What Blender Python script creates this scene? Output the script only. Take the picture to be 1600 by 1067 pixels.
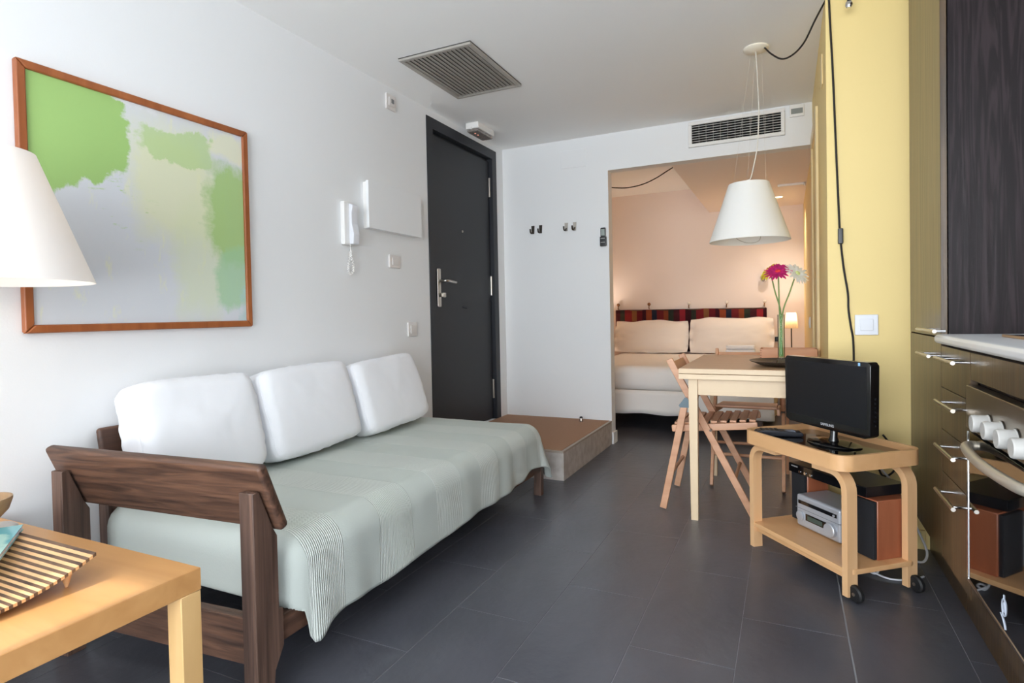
import bpy, bmesh, math, random
from mathutils import Vector, Matrix, noise
PI = math.pi
random.seed(7)
for o in list(bpy.data.objects): bpy.data.objects.remove(o, do_unlink=True)
scn = bpy.context.scene
COL = scn.collection

# ------------------------------------------------------------------ camera
cd = bpy.data.cameras.new('camera'); cam = bpy.data.objects.new('camera', cd); COL.objects.link(cam)
cd.sensor_fit = 'HORIZONTAL'; cd.sensor_width = 36.0; cd.lens = 908.8383 / 1600 * 36
cd.shift_y = -22.588 / 1600; cd.clip_start = 0.02
RT = Vector((0.903797, 0.427488, -0.020100)); UP = Vector((0.009247, 0.027449, 0.999580)); FW = Vector((-0.427861, 0.903604, -0.020855))
cam.matrix_world = Matrix(((RT.x, UP.x, -FW.x, 2.1107), (RT.y, UP.y, -FW.y, 0.0), (RT.z, UP.z, -FW.z, 1.0059), (0, 0, 0, 1)))
scn.camera = cam
# ------------------------------------------------------------------ world, sun, exposure
W = bpy.data.worlds.new('sky'); scn.world = W; W.use_nodes = True
bg = W.node_tree.nodes['Background']; bg.inputs[0].default_value = (0.89, 0.95, 1.0, 1); bg.inputs[1].default_value = 14.5
sd = bpy.data.lights.new('sun', 'SUN'); sd.energy = 7.0; sd.angle = math.radians(0.53); sd.color = (1, 0.96, 0.90)
sun = bpy.data.objects.new('sun', sd); COL.objects.link(sun)
sun.rotation_euler = Vector((0.1611, 1.7056, -1.0)).to_track_quat('-Z', 'Y').to_euler()
sun.location = (2, -3, 4)
scn.view_settings.view_transform = 'Standard'; scn.view_settings.look = 'None'
scn.view_settings.gamma = 1.0; scn.view_settings.use_curve_mapping = False
scn.view_settings.exposure = -0.24
scn.cycles.max_bounces = 14; scn.cycles.diffuse_bounces = 12; scn.cycles.caustics_reflective = False; scn.cycles.caustics_refractive = False
scn.cycles.sample_clamp_indirect = 6.0
try: scn.cycles.use_denoising = True
except Exception: pass

# ------------------------------------------------------------------ materials
def nt(m): return m.node_tree.nodes, m.node_tree.links
def S(r, g, b):
    f = lambda c: c / 12.92 if c <= 0.04045 else ((c + 0.055) / 1.055) ** 2.4
    return (f(r / 255), f(g / 255), f(b / 255), 1)
MATS = {}
def M(name, col, rough=0.5, metal=0.0, spec=0.5, col2=None, scale=(1, 1, 1), detail=4, contrast=(0.35, 0.65), bump=0, bscale=60, bdetail=3,
      coat=0, coat_r=0.1, trans=0, emit=None, estr=0, alpha=1, world=False, ior=1.5, bstretch=None, rvar=0, dist=0.0):
    m = bpy.data.materials.new(name); m.use_nodes = True; N, L = nt(m); b = N['Principled BSDF']
    b.inputs['Base Color'].default_value = col; b.inputs['Roughness'].default_value = rough; b.inputs['Metallic'].default_value = metal
    b.inputs['Specular IOR Level'].default_value = spec; b.inputs['IOR'].default_value = ior
    b.inputs['Coat Weight'].default_value = coat; b.inputs['Coat Roughness'].default_value = coat_r
    b.inputs['Transmission Weight'].default_value = trans; b.inputs['Alpha'].default_value = alpha
    if emit: b.inputs['Emission Color'].default_value = emit; b.inputs['Emission Strength'].default_value = estr
    if col2 or bump or rvar:
        if world: src = N.new('ShaderNodeNewGeometry').outputs['Position']
        else: src = N.new('ShaderNodeTexCoord').outputs['Object']
    if col2:
        mp = N.new('ShaderNodeMapping'); mp.inputs['Scale'].default_value = scale; L.new(src, mp.inputs['Vector'])
        nz = N.new('ShaderNodeTexNoise'); nz.inputs['Scale'].default_value = 1; nz.inputs['Detail'].default_value = detail; nz.inputs['Distortion'].default_value = dist
        L.new(mp.outputs[0], nz.inputs['Vector'])
        rp = N.new('ShaderNodeValToRGB'); rp.color_ramp.elements[0].position = contrast[0]; rp.color_ramp.elements[1].position = contrast[1]
        rp.color_ramp.elements[0].color = col; rp.color_ramp.elements[1].color = col2
        L.new(nz.outputs[0], rp.inputs[0]); L.new(rp.outputs[0], b.inputs['Base Color'])
    if bump:
        nb = N.new('ShaderNodeTexNoise'); nb.inputs['Scale'].default_value = bscale; nb.inputs['Detail'].default_value = bdetail
        if bstretch:
            mb = N.new('ShaderNodeMapping'); mb.inputs['Scale'].default_value = bstretch; L.new(src, mb.inputs['Vector']); L.new(mb.outputs[0], nb.inputs['Vector'])
        else: L.new(src, nb.inputs['Vector'])
        bp = N.new('ShaderNodeBump'); bp.inputs['Strength'].default_value = bump; bp.inputs['Distance'].default_value = 0.004
        L.new(nb.outputs[0], bp.inputs['Height']); L.new(bp.outputs[0], b.inputs['Normal'])
    if rvar:
        nr = N.new('ShaderNodeTexNoise'); nr.inputs['Scale'].default_value = 2.3; nr.inputs['Detail'].default_value = 6; L.new(src, nr.inputs['Vector'])
        mr = N.new('ShaderNodeMapRange'); mr.inputs['To Min'].default_value = rough - rvar; mr.inputs['To Max'].default_value = rough + rvar
        L.new(nr.outputs[0], mr.inputs['Value']); L.new(mr.outputs[0], b.inputs['Roughness'])
    MATS[name] = m
    return m
def wood(name, c1, c2, axis='x', rough=0.45, fine=90, coat=0, bump=0.15, contrast=(0.3, 0.7), coat_r=0.1, dist=0.6):
    k = {'x': (1.6, fine * .35, fine * .35), 'y': (fine * .35, 1.6, fine * .35), 'z': (fine * .35, fine * .35, 1.6)}[axis]
    return M(name, c1, rough, col2=c2, scale=k, detail=6, contrast=contrast, bump=bump, bscale=1, bstretch=tuple(v * 2.2 for v in k), coat=coat, coat_r=coat_r, dist=dist)

white_wall = M('white_paint', S(234, 235, 236), 0.75, bump=0.06, bscale=180, world=True)
ceil_m = M('ceiling_paint', S(247, 247, 246), 0.8, bump=0.04, bscale=150, world=True)
peach = M('peach_paint', S(242, 230, 223), 0.8, bump=0.05, bscale=180, world=True)
yellow = M('yellow_paint', S(240, 214, 146), 0.6, bump=0.05, bscale=200, world=True)
door_m = M('charcoal_door_paint', S(38, 40, 46), 0.5, bump=0.05, bscale=120)
tile_m = M('charcoal_floor_tile', S(74, 75, 83), 0.33, col2=S(86, 87, 95), scale=(5, 2.2, 3), detail=10, bump=0.42, bscale=24, bdetail=10, world=True, rvar=0.05, spec=0.7)
grout = M('floor_joint', S(140, 140, 144), 0.9)
concrete = M('step_concrete', S(176, 166, 158), 0.8, col2=S(196, 188, 182), scale=(20, 20, 20), bump=0.25, bscale=50, world=True)
coir = M('brown_coir', S(160, 124, 102), 0.95, col2=S(196, 158, 132), scale=(260, 260, 260), contrast=(.3, .7), bump=0.9, bscale=420, world=True, spec=0.1)
trimgrey = M('step_trim', S(170, 156, 144), 0.6)
white_pl = M('white_plastic', S(234, 232, 229), 0.4)
switch_m = M('switch_plastic', S(222, 217, 214), 0.4)
white_pl2 = M('cool_white_plastic', S(226, 228, 234), 0.35)
steel = M('brushed_steel', S(190, 184, 176), 0.3, metal=1)
chrome = M('chrome', S(220, 220, 222), 0.12, metal=1)
darkmetal = M('dark_metal', S(80, 74, 68), 0.35, metal=1)
black_pl = M('black_plastic', S(22, 22, 26), 0.35)
black_gl = M('gloss_black_plastic', S(12, 12, 15), 0.1, coat=0.5)
screen_m = M('screen_black', S(18, 19, 24), 0.32)
rubber = M('black_rubber', S(20, 20, 22), 0.6)
black_cord = M('black_cord', S(28, 22, 20), 0.6)
grey_cord = M('grey_cord', S(190, 188, 186), 0.5)
walnut = wood('dark_walnut', S(58, 39, 31), S(112, 80, 62), 'x', 0.5, 150, bump=.35, dist=.9)
walnut_y = wood('dark_walnut_lengthwise', S(60, 40, 32), S(98, 68, 52), 'y', 0.5, 110, bump=.25)
walnut_z = wood('dark_walnut_upright', S(62, 44, 36), S(112, 86, 73), 'z', 0.5, 150, bump=.35, dist=.9)
birch_x = wood('birch_veneer', S(194, 140, 84), S(216, 164, 106), 'x', 0.38, 40, bump=.05, contrast=(.2, .8))
birch_z = wood('birch_veneer_upright', S(212, 168, 108), S(232, 192, 134), 'z', 0.38, 40, bump=.05, contrast=(.2, .8))
bent = wood('bent_birch', S(222, 172, 122), S(236, 194, 148), 'z', 0.35, 40, bump=.03, contrast=(.2, .8))
bent_x = wood('bent_birch_lengthwise', S(216, 164, 112), S(232, 184, 134), 'x', 0.35, 40, bump=.03, contrast=(.2, .8))
beech = wood('beech', S(198, 146, 112), S(218, 168, 134), 'x', 0.42, 60, bump=.05)
beech_d = wood('beech_shade_crosswise', S(194, 142, 108), S(214, 164, 130), 'y', 0.42, 60, bump=.05)  # slightly darker beech: shade-side tone put into slats and side aprons
pine_x = wood('pale_birch_table', S(218, 190, 154), S(232, 208, 174), 'x', 0.4, 40, bump=.03, contrast=(.2, .8))
pine_z = wood('pale_birch_leg', S(220, 192, 156), S(234, 210, 176), 'z', 0.4, 40, bump=.03, contrast=(.2, .8))
tabletop = wood('table_top_veneer', S(196, 158, 120), S(208, 172, 134), 'x', 0.3, 40, bump=.02, contrast=(.2, .8))
wenge_z = wood('wenge_veneer', S(56, 42, 26), S(92, 70, 44), 'z', 0.42, 120, coat=.45, coat_r=0.2, bump=.25, dist=1.5)
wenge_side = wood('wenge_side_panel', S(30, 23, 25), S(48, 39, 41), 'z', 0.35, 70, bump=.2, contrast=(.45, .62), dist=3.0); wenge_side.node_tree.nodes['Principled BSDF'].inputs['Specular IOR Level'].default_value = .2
framewood = wood('teak_frame', S(140, 76, 38), S(168, 98, 54), 'z', 0.4, 60, bump=.05)
boxwood = wood('box_wood', S(196, 138, 100), S(214, 160, 122), 'x', 0.45, 50, bump=.03)
cherry = wood('cherry_veneer', S(150, 84, 56), S(176, 106, 74), 'z', 0.35, 40, bump=.02)
cush_m = M('white_cotton', S(240, 241, 245), 0.95, bump=0.25, bscale=14, bdetail=8, spec=.15)
linen_m = M('cream_cotton', S(240, 232, 224), 0.95, bump=0.3, bscale=9, bdetail=7, spec=.15)
shade_m = M('lampshade_polycarbonate', S(240, 238, 232), 0.5)
silver = M('silver_plastic', S(186, 190, 198), 0.35, metal=0.35)
counter_m = M('white_laminate_worktop', S(232, 233, 236), 0.25)
def thin_glass(name, tint, refl):
    m = bpy.data.materials.new(name); m.use_nodes = True; N, L = nt(m)
    tr = N.new('ShaderNodeBsdfTransparent'); tr.inputs[0].default_value = tint; gl = N.new('ShaderNodeBsdfGlossy'); gl.inputs['Roughness'].default_value = .03
    lw = N.new('ShaderNodeLayerWeight'); lw.inputs[0].default_value = refl; mx = N.new('ShaderNodeMixShader')
    L.new(lw.outputs['Fresnel'], mx.inputs[0]); L.new(tr.outputs[0], mx.inputs[1]); L.new(gl.outputs[0], mx.inputs[2]); L.new(mx.outputs[0], N['Material Output'].inputs['Surface'])
    MATS[name] = m; return m
glass_m = thin_glass('clear_glass', (.95, .99, .97, 1), .18)
black_glass = M('black_oven_glass', S(10, 12, 14), 0.04, coat=1, coat_r=0.03)

def glow_shade(name, col, e, ecol, tl=.55):
    m = M(name, col, 0.6); N, L = nt(m); b = N['Principled BSDF']
    tr = N.new('ShaderNodeBsdfTranslucent'); tr.inputs[0].default_value = col
    mx = N.new('ShaderNodeMixShader'); mx.inputs[0].default_value = tl
    b.inputs['Emission Color'].default_value = ecol; b.inputs['Emission Strength'].default_value = e
    L.new(b.outputs[0], mx.inputs[1]); L.new(tr.outputs[0], mx.inputs[2]); L.new(mx.outputs[0], N['Material Output'].inputs['Surface'])
    return m
shade_lit = glow_shade('lit_lampshade', S(252, 249, 246), 0.0, (1, .85, .65, 1), .3)
shade_pend = glow_shade('pendant_lampshade', S(252, 251, 248), 0.0, (1, 1, 1, 1), .3)
shade_bed = glow_shade('pleated_lampshade', S(196, 170, 128), 0.25, (1, .82, .55, 1))
bulb_m = M('glowing_bulb', (1, .85, .6, 1), 0.5, emit=(1, .82, .58, 1), estr=5)

# ------------------------------------------------------------------ mesh helpers
def new(): return bmesh.new()
def box(bm, x0, x1, y0, y1, z0, z1, bev=0, seg=2, mat=None):
    vs = [bm.verts.new((x, y, z)) for x in (x0, x1) for y in (y0, y1) for z in (z0, z1)]
    fs = [(0, 1, 3, 2), (4, 6, 7, 5), (0, 4, 5, 1), (2, 3, 7, 6), (0, 2, 6, 4), (1, 5, 7, 3)]
    faces = [bm.faces.new([vs[i] for i in f]) for f in fs]
    if bev:
        es = list({e for f in faces for e in f.edges})
        r = bmesh.ops.bevel(bm, geom=es, offset=bev, segments=seg, affect='EDGES', profile=0.5, clamp_overlap=True)
        vs = list({v for f in r['faces'] for v in f.verts} | {v for v in vs if v.is_valid})
    if mat is not None:
        bmesh.ops.transform(bm, matrix=mat, verts=vs)
    return bm
def prism(bm, poly, axis, a, b, bev=0, seg=2):
    """extrude a 2-D polygon along an axis; poly holds the two other coordinates in xyz order"""
    def P(p, t): return {'x': (t, p[0], p[1]), 'y': (p[0], t, p[1]), 'z': (p[0], p[1], t)}[axis]
    v0 = [bm.verts.new(P(p, a)) for p in poly]; v1 = [bm.verts.new(P(p, b)) for p in poly]
    n = len(poly); fs = [bm.faces.new(v0), bm.faces.new(v1[::-1])]
    for i in range(n): fs.append(bm.faces.new((v0[i], v1[i], v1[(i + 1) % n], v0[(i + 1) % n])))
    bmesh.ops.recalc_face_normals(bm, faces=fs)
    if bev:
        es = list({e for f in fs for e in f.edges})
        bmesh.ops.bevel(bm, geom=es, offset=bev, segments=seg, affect='EDGES', profile=0.5, clamp_overlap=True)
    return bm
def frame_of(d):
    d = d.normalized(); a = Vector((0, 0, 1)) if abs(d.z) < 0.9 else Vector((1, 0, 0))
    u = d.cross(a).normalized(); return u, d.cross(u).normalized()
def tube(bm, pts, r, n=8, caps=True):
    pts = [Vector(p) for p in pts]; rs = r if isinstance(r, (list, tuple)) else [r] * len(pts); rings = []
    u = None
    for i, p in enumerate(pts):
        d = (pts[min(i + 1, len(pts) - 1)] - pts[max(i - 1, 0)])
        if u is None: u, v = frame_of(d)
        else:
            dn = d.normalized(); u = (u - dn * u.dot(dn)).normalized(); v = dn.cross(u)
        rings.append([bm.verts.new(p + (u * math.cos(2 * PI * k / n) + v * math.sin(2 * PI * k / n)) * rs[i]) for k in range(n)])
    fs = []
    for a, b in zip(rings, rings[1:]):
        for k in range(n): fs.append(bm.faces.new((a[k], a[(k + 1) % n], b[(k + 1) % n], b[k])))
    if caps: fs.append(bm.faces.new(rings[0][::-1])); fs.append(bm.faces.new(rings[-1]))
    bmesh.ops.recalc_face_normals(bm, faces=fs)
    return bm
def bar(bm, p, q, w, t, up=(0, 0, 1), bev=0.0):
    """rectangular bar from p to q; w across, t thick along 'up' side"""
    p = Vector(p); q = Vector(q); d = (q - p).normalized(); s = d.cross(Vector(up)).normalized(); u = s.cross(d)
    m = Matrix(((s.x, d.x, u.x, p.x), (s.y, d.y, u.y, p.y), (s.z, d.z, u.z, p.z), (0, 0, 0, 1)))
    return box(bm, -w / 2, w / 2, 0, (q - p).length, -t / 2, t / 2, bev, 2, m)
def lathe(bm, prof, c=(0, 0, 0), n=32, axis='z', caps=True):
    rings = []; c = Vector(c)
    def P(r, h, a):
        x, y = r * math.cos(a), r * math.sin(a)
        return c + Vector({'z': (x, y, h), 'x': (h, x, y), 'y': (x, h, y)}[axis])
    for r, h in prof: rings.append([bm.verts.new(P(max(r, 1e-5), h, 2 * PI * k / n)) for k in range(n)])
    fs = []
    for a, b in zip(rings, rings[1:]):
        for k in range(n): fs.append(bm.faces.new((a[k], a[(k + 1) % n], b[(k + 1) % n], b[k])))
    if caps:
        fs.append(bm.faces.new(rings[0][::-1])); fs.append(bm.faces.new(rings[-1]))
    bmesh.ops.recalc_face_normals(bm, faces=fs)
    return bm
def obj(name, bm, mat, parent=None, smooth=40, label=None, local=False):
    me = bpy.data.meshes.new(name); bm.normal_update(); bm.to_mesh(me); bm.free(); me.materials.append(mat)
    return link(name, me, parent, smooth, label, local)
def root_of(p):
    while p.parent: p = p.parent
    return p
def link(name, me, parent=None, smooth=40, label=None, local=False):
    if parent is not None and not local:
        r = root_of(parent); me.transform(Matrix.LocRotScale(r.location, r.rotation_euler, r.scale).inverted())
    if smooth:
        me.shade_smooth(); me.set_sharp_from_angle(angle=math.radians(smooth))
    o = bpy.data.objects.new(name, me); COL.objects.link(o)
    if parent is not None: o.parent = parent
    if label: o['label'] = label
    if smooth and smooth <= 40 and len(me.polygons) < 2500:
        wn = o.modifiers.new('weighted_normals', 'WEIGHTED_NORMAL'); wn.keep_sharp = True; wn.weight = 100
    return o
def tag(o, label, cat, group=None):
    o['label'] = label; o['category'] = cat
    if group: o['group'] = group
    return o
def thing(name, label, cat, loc=(0, 0, 0), rz=0, group=None):
    o = bpy.data.objects.new(name, None); COL.objects.link(o); o.location = loc; o.rotation_euler = (0, 0, rz); o.empty_display_size = 0.05
    return tag(o, label, cat, group)
def structure(o): o['kind'] = 'structure'; return o
def sempty(name, loc=(0, 0, 0)):
    o = bpy.data.objects.new(name, None); COL.objects.link(o); o.location = loc; return structure(o)
def text_mesh(body, size, ext):
    cu = bpy.data.curves.new('lettering', 'FONT'); cu.body = body; cu.size = size; cu.extrude = ext; cu.align_x = 'CENTER'; cu.align_y = 'CENTER'
    t = bpy.data.objects.new('lettering', cu); COL.objects.link(t)
    dg = bpy.context.evaluated_depsgraph_get(); me = bpy.data.meshes.new_from_object(t.evaluated_get(dg))
    bpy.data.objects.remove(t, do_unlink=True); bpy.data.curves.remove(cu)
    return me
def bez(p0, p1, p2, n=12):
    p0, p1, p2 = Vector(p0), Vector(p1), Vector(p2)
    return [(1 - t) ** 2 * p0 + 2 * t * (1 - t) * p1 + t * t * p2 for t in [i / n for i in range(n + 1)]]
def smoothpath(pts, n=6):
    P = [Vector(p) for p in pts]; out = []
    for i in range(len(P) - 1):
        a, b, c, d = P[max(i - 1, 0)], P[i], P[i + 1], P[min(i + 2, len(P) - 1)]
        for k in range(n):
            t = k / n
            out.append(0.5 * ((2 * b) + (c - a) * t + (2 * a - 5 * b + 4 * c - d) * t * t + (3 * b - a - 3 * c + d) * t ** 3))
    out.append(P[-1]); return out

# ------------------------------------------------------------------ measures of the room
H = 2.3657; YB = 4.3369; YR = -2.2; YE = 6.75; PH = 0.1776; XR = 2.272; YY = 2.89; XK = 3.2

# floor: slab with tiles laid in running bond
bm = new(); box(bm, -0.1, XK + .1, YR - .15, YE + .1, -0.12, -0.0012)
floor = structure(obj('floor', bm, grout, smooth=0)); floor['label'] = 'dark charcoal tiled floor laid in running bond'
tcache = {}
def tile(x0, x1, y0, y1):
    g = 0.0007; w, l = round(x1 - x0 - 2 * g, 4), round(y1 - y0 - 2 * g, 4)
    if w < .01 or l < .01: return
    if (w, l) not in tcache:
        b = new(); box(b, -w / 2, w / 2, -l / 2, l / 2, -0.006, 0, 0.0008, 1)
        me = bpy.data.meshes.new('floor_tile'); b.to_mesh(me); b.free(); me.materials.append(tile_m); tcache[(w, l)] = me
    o = bpy.data.objects.new('floor_tile', tcache[(w, l)]); COL.objects.link(o); o.parent = floor; o.location = ((x0 + x1) / 2, (y0 + y1) / 2, 0)
for k in range(-3, 9):
    x0 = 0.7689 + 0.3 * k; x1 = x0 + 0.3
    off = 1.418 if k % 2 == 0 else 1.714
    for j in range(-10, 10):
        y0 = off + 0.6 * j; y1 = y0 + 0.6
        for (a, b, c, d) in ((0, XR, YR, YE), (XR, XK, YR, YY)):
            xa, xb, ya, yb = max(x0, a), min(x1, b), max(y0, c), min(y1, d)
            if xb - xa > .02 and yb - ya > .02: tile(xa, xb, ya, yb)

# ceiling with the lowered bulkhead over the bed
bm = new(); box(bm, -0.1, XK + .1, YR - .15, YE + .1, H, H + .1)
ceiling = structure(obj('ceiling', bm, ceil_m, smooth=0)); ceiling['label'] = 'flat white painted ceiling'
bm = new(); box(bm, 1.345, XR, YB + .1, YE, 2.0882, H)
sof = structure(obj('ceiling_bulkhead', bm, peach, smooth=0)); sof['label'] = 'lowered boxed ceiling above the bed'

# walls
D0, D1, DZ = 3.2126, 4.2103, 2.3174
bm = new()
box(bm, -0.12, 0, YR, D0, 0, H); box(bm, -0.12, 0, D0, D1, DZ, H); box(bm, -0.12, 0, D1, YB + .05, 0, H); box(bm, -.12, 0, D0, D1, 0, PH)
wl = structure(obj('wall_left', bm, white_wall, smooth=0)); wl['label'] = 'long white wall behind the sofa'
bm = new(); box(bm, -0.12, 0, YB + .05, YE + .1, 0, H)
structure(obj('wall_bedroom_left', bm, peach, smooth=0))
bm = new(); box(bm, 0, XR, YE, YE + .1, 0, H)
w = structure(obj('wall_bedroom_back', bm, peach, smooth=0)); w['label'] = 'pale peach wall behind the bed'
bm = new(); prism(bm, [(0, 0), (0.8886, 0), (0.8886, 2.0885), (XR, 2.0885), (XR, H), (0, H)], 'y', YB, YB + .1)
w = structure(obj('wall_partition', bm, white_wall, smooth=0)); w['label'] = 'white partition wall with wide opening to the bed'
bm = new(); box(bm, XR, XK + .1, YY, YE + .1, 0, H)
w = structure(obj('wall_right', bm, yellow, smooth=0)); w['label'] = 'yellow wall behind the television'
bm = new(); box(bm, XK, XK + .1, YR, YY, 0, H)
structure(obj('wall_kitchen', bm, white_wall, smooth=0))
# rear wall with the balcony window that lights the room
bm = new()
WX0, WX1, WZ0, WZ1 = 0.40, 3.0, 0.03, 2.30
box(bm, -.12, XK + .1, YR - .15, YR, WZ1, H); box(bm, -.12, WX0, YR - .15, YR, 0, WZ1); box(bm, WX1, XK + .1, YR - .15, YR, 0, WZ1); box(bm, WX0, WX1, YR - .15, YR, 0, WZ0)
structure(obj('wall_rear', bm, white_wall, smooth=0))
bm = new(); box(bm, 0.578, XK + 1.4, YR - 1.5, YR - .16, 2.40, 2.5); bc_ = structure(obj('sun_cut_slab', bm, white_wall, smooth=0)); bc_['label'] = 'unseen slab added outside the window to narrow the sunlight'  # added slab out of view, cuts the sun to a strip on the coffee table
pl = bpy.data.lights.new('window_portal', 'AREA'); pl.shape = 'RECTANGLE'; pl.size = WX1 - WX0; pl.size_y = WZ1 - WZ0; pl.cycles.is_portal = True
po = bpy.data.objects.new('window_portal', pl); COL.objects.link(po); po.location = ((WX0 + WX1) / 2, YR - .13, (WZ0 + WZ1) / 2); po.rotation_euler = (PI / 2, 0, 0)
win = sempty('window_1', (1.5, YR - .08, 0)); win['label'] = 'wide balcony window with slim frame'
bm = new()
for x in (WX0, WX1 - .05): box(bm, x, x + .05, YR - .11, YR - .05, WZ0, WZ1)
for z in (WZ0, WZ1 - .05): box(bm, WX0 + .05, WX1 - .05, YR - .11, YR - .05, z, z + .05)
obj('window_frame', bm, white_pl, win)
for x in (1.27, 2.13):
    bm = new(); box(bm, x - .03, x + .03, YR - .105, YR - .055, WZ0 + .05, WZ1 - .05); obj('mullion', bm, white_pl, win)

# baseboards
bm = new(); box(bm, 0.889, 0.902, YB - .002, YB + .104, 0, 0.09, .003); structure(obj('baseboard_partition', bm, white_wall))
bm = new(); box(bm, XR + .0, 2.62, YY - .012, YY, 0, 0.08, .003); structure(obj('baseboard_right', bm, yellow))

# entrance landing
step = sempty('entry_step', (0.44, 3.8, 0)); step['label'] = 'low concrete entry step with brown coir top'
bm = new(); box(bm, 0.001, 0.8876, 3.2711, YB - .001, 0, PH - .012, .002); obj('step_body', bm, concrete, step)
bm = new(); prism(bm, [(0.001, 3.2711), (0.8876, 3.2711), (0.8876, YB - .001), (0.868, YB - .001), (0.868, 3.29), (0.001, 3.29)], 'z', PH - .012, PH + .001, .001, 1); obj('edge_trim', bm, trimgrey, step)
bm = new(); box(bm, 0.002, 0.8675, 3.2905, YB - .002, PH - .012, PH + .003); obj('coir_inlay', bm, coir, step)

# entrance door
door = sempty('door_1', (0, 3.71, PH)); door['label'] = 'charcoal entrance door with steel lever handle'
F = 0.072
bm = new(); prism(bm, [(D0, PH), (D0, DZ), (D1, DZ), (D1, PH), (D1 - F, PH), (D1 - F, DZ - F), (D0 + F, DZ - F), (D0 + F, PH)], 'x', -0.1, 0.006, .002, 1); obj('door_frame', bm, door_m, door)
bm = new(); box(bm, -0.07, -0.024, D0 + F + .003, D1 - F - .012, PH + .006, DZ - F - .022, .003); leaf = obj('door_leaf', bm, door_m, door)
bm = new(); prism(bm, [(D0 + F, DZ - F), (D1 - F, DZ - F), (D1 - F, PH), (D1 - F - .011, PH), (D1 - F - .011, DZ - F - .02), (D0 + F, DZ - F - .02)], 'x', -0.06, -0.045); obj('door_rebate', bm, M('door_rebate_black', S(26, 27, 32), .6), door)
bm = new(); box(bm, -.119, -.101, D0, D1, PH, DZ); obj('door_backing', bm, door_m, door)
for z in (2.02, 1.24, 0.42):
    bm = new(); tube(bm, [(-0.02, D1 - F - .008, z - .075), (-0.02, D1 - F - .008, z + .075)], .009, 10); obj('hinge', bm, steel, door, label='steel door hinge')
yh = D0 + F + .07
hp = new(); box(hp, -0.024, -0.012, yh - .021, yh + .021, 1.07, 1.33, .008, 3); plate = obj('handle_plate', hp, steel, door, label='long steel handle plate')
bm = new(); tube(bm, smoothpath([(-.012, yh, 1.245), (.03, yh, 1.245), (.04, yh + .015, 1.245), (.04, yh + .06, 1.243), (.036, yh + .135, 1.238)], 5), .0095, 10); obj('lever', bm, steel, plate)
bm = new(); lathe(bm, [(.014, -.012), (.014, .006), (.006, .008)], (0, yh, 1.15), 16, 'x'); box(bm, .006, .02, yh - .003, yh + .03, 1.135, 1.165, .003); obj('lock_knob', bm, steel, plate)
bm = new(); lathe(bm, [(.009, -.024), (.009, -.018), (.004, -.016)], (0, 3.69, 1.62), 14, 'x'); obj('peephole', bm, steel, leaf)
bm = new(); tube(bm, [(-.024, 3.68, 1.07), (-.006, 3.70, 1.062), (-.008, 3.72, 1.064)], .006, 8); obj('coat_hook', bm, door_m, leaf)

# bathroom door casing in the yellow wall
cas = sempty('door_2', (XR, 3.9, 0)); cas['label'] = 'yellow casing of the side doorway beside the bed opening'
pale = M('pale_yellow_gloss', S(238, 216, 164), 0.4)
bm = new(); prism(bm, [(3.60, 0), (3.60, 2.11), (4.30, 2.11), (4.30, 0), (4.22, 0), (4.22, 2.03), (3.68, 2.03), (3.68, 0)], 'x', XR - .014, XR + .002, .003, 1); obj('casing', bm, pale, cas)
bm = new(); box(bm, XR - .004, XR + .001, 3.68, 4.22, 0, 2.03); lf = obj('door_leaf', bm, yellow, cas)

# ------------------------------------------------------------------ ceiling grille
vx0, vx1, vy0, vy1 = 0.2735, 0.7072, 2.5466, 3.1605
g = thing('ceiling_grille', 'large grey slatted ceiling air grille', 'vent', (.49, 2.85, H))
grm = M('grille_grey', S(168, 163, 156), 0.5); grd = M('grille_dark', S(70, 67, 64), .7)
bm = new(); prism(bm, [(vx0, vy0), (vx1, vy0), (vx1, vy1), (vx0, vy1)], 'z', H - .003, H + .0); obj('backing', bm, grd, g)
for (a, b, c, d) in ((vx0, vx1, vy0, vy0 + .025), (vx0, vx1, vy1 - .025, vy1), (vx0, vx0 + .025, vy0 + .025, vy1 - .025), (vx1 - .025, vx1, vy0 + .025, vy1 - .025)):
    bm = new(); box(bm, a, b, c, d, H - .016, H - .003, .003, 1); obj('grille_frame', bm, grm, g)
n = 15
for i in range(n):
    x = vx0 + .04 + (vx1 - vx0 - .08) * i / (n - 1)
    bm = new(); bar(bm, (x, vy0 + .027, H - .011), (x, vy1 - .027, H - .011), .026, .0022, up=(.30, 0, 1)); obj('slat', bm, grm, g)

# emergency light on the ceiling by the door
e = thing('emergency_light', 'small white emergency light on the ceiling above the door', 'light', (.12, 3.73, H))
bm = new(); box(bm, .068, .172, 3.61, 3.855, H - .045, H, .008); obj('housing', bm, white_pl, e)
bm = new(); box(bm, .074, .166, 3.616, 3.849, H - .066, H - .045, .012); obj('diffuser', bm, M('smoky_diffuser', S(150, 142, 136), .2, col2=S(120, 112, 108), scale=(80, 80, 80)), e)
bm = new(); box(bm, .11, .122, 3.606, 3.616, H - .05, H - .03); obj('clip', bm, white_pl, e)
amber = M('led_amber', S(230, 150, 120), .4, emit=(1, .45, .3, 1), estr=.6)
for y in (3.66, 3.70):
    bm = new(); lathe(bm, [(.006, H - .0685), (.006, H - .066)], (.12, y, 0), 10); obj('indicator', bm, amber, e)

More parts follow.
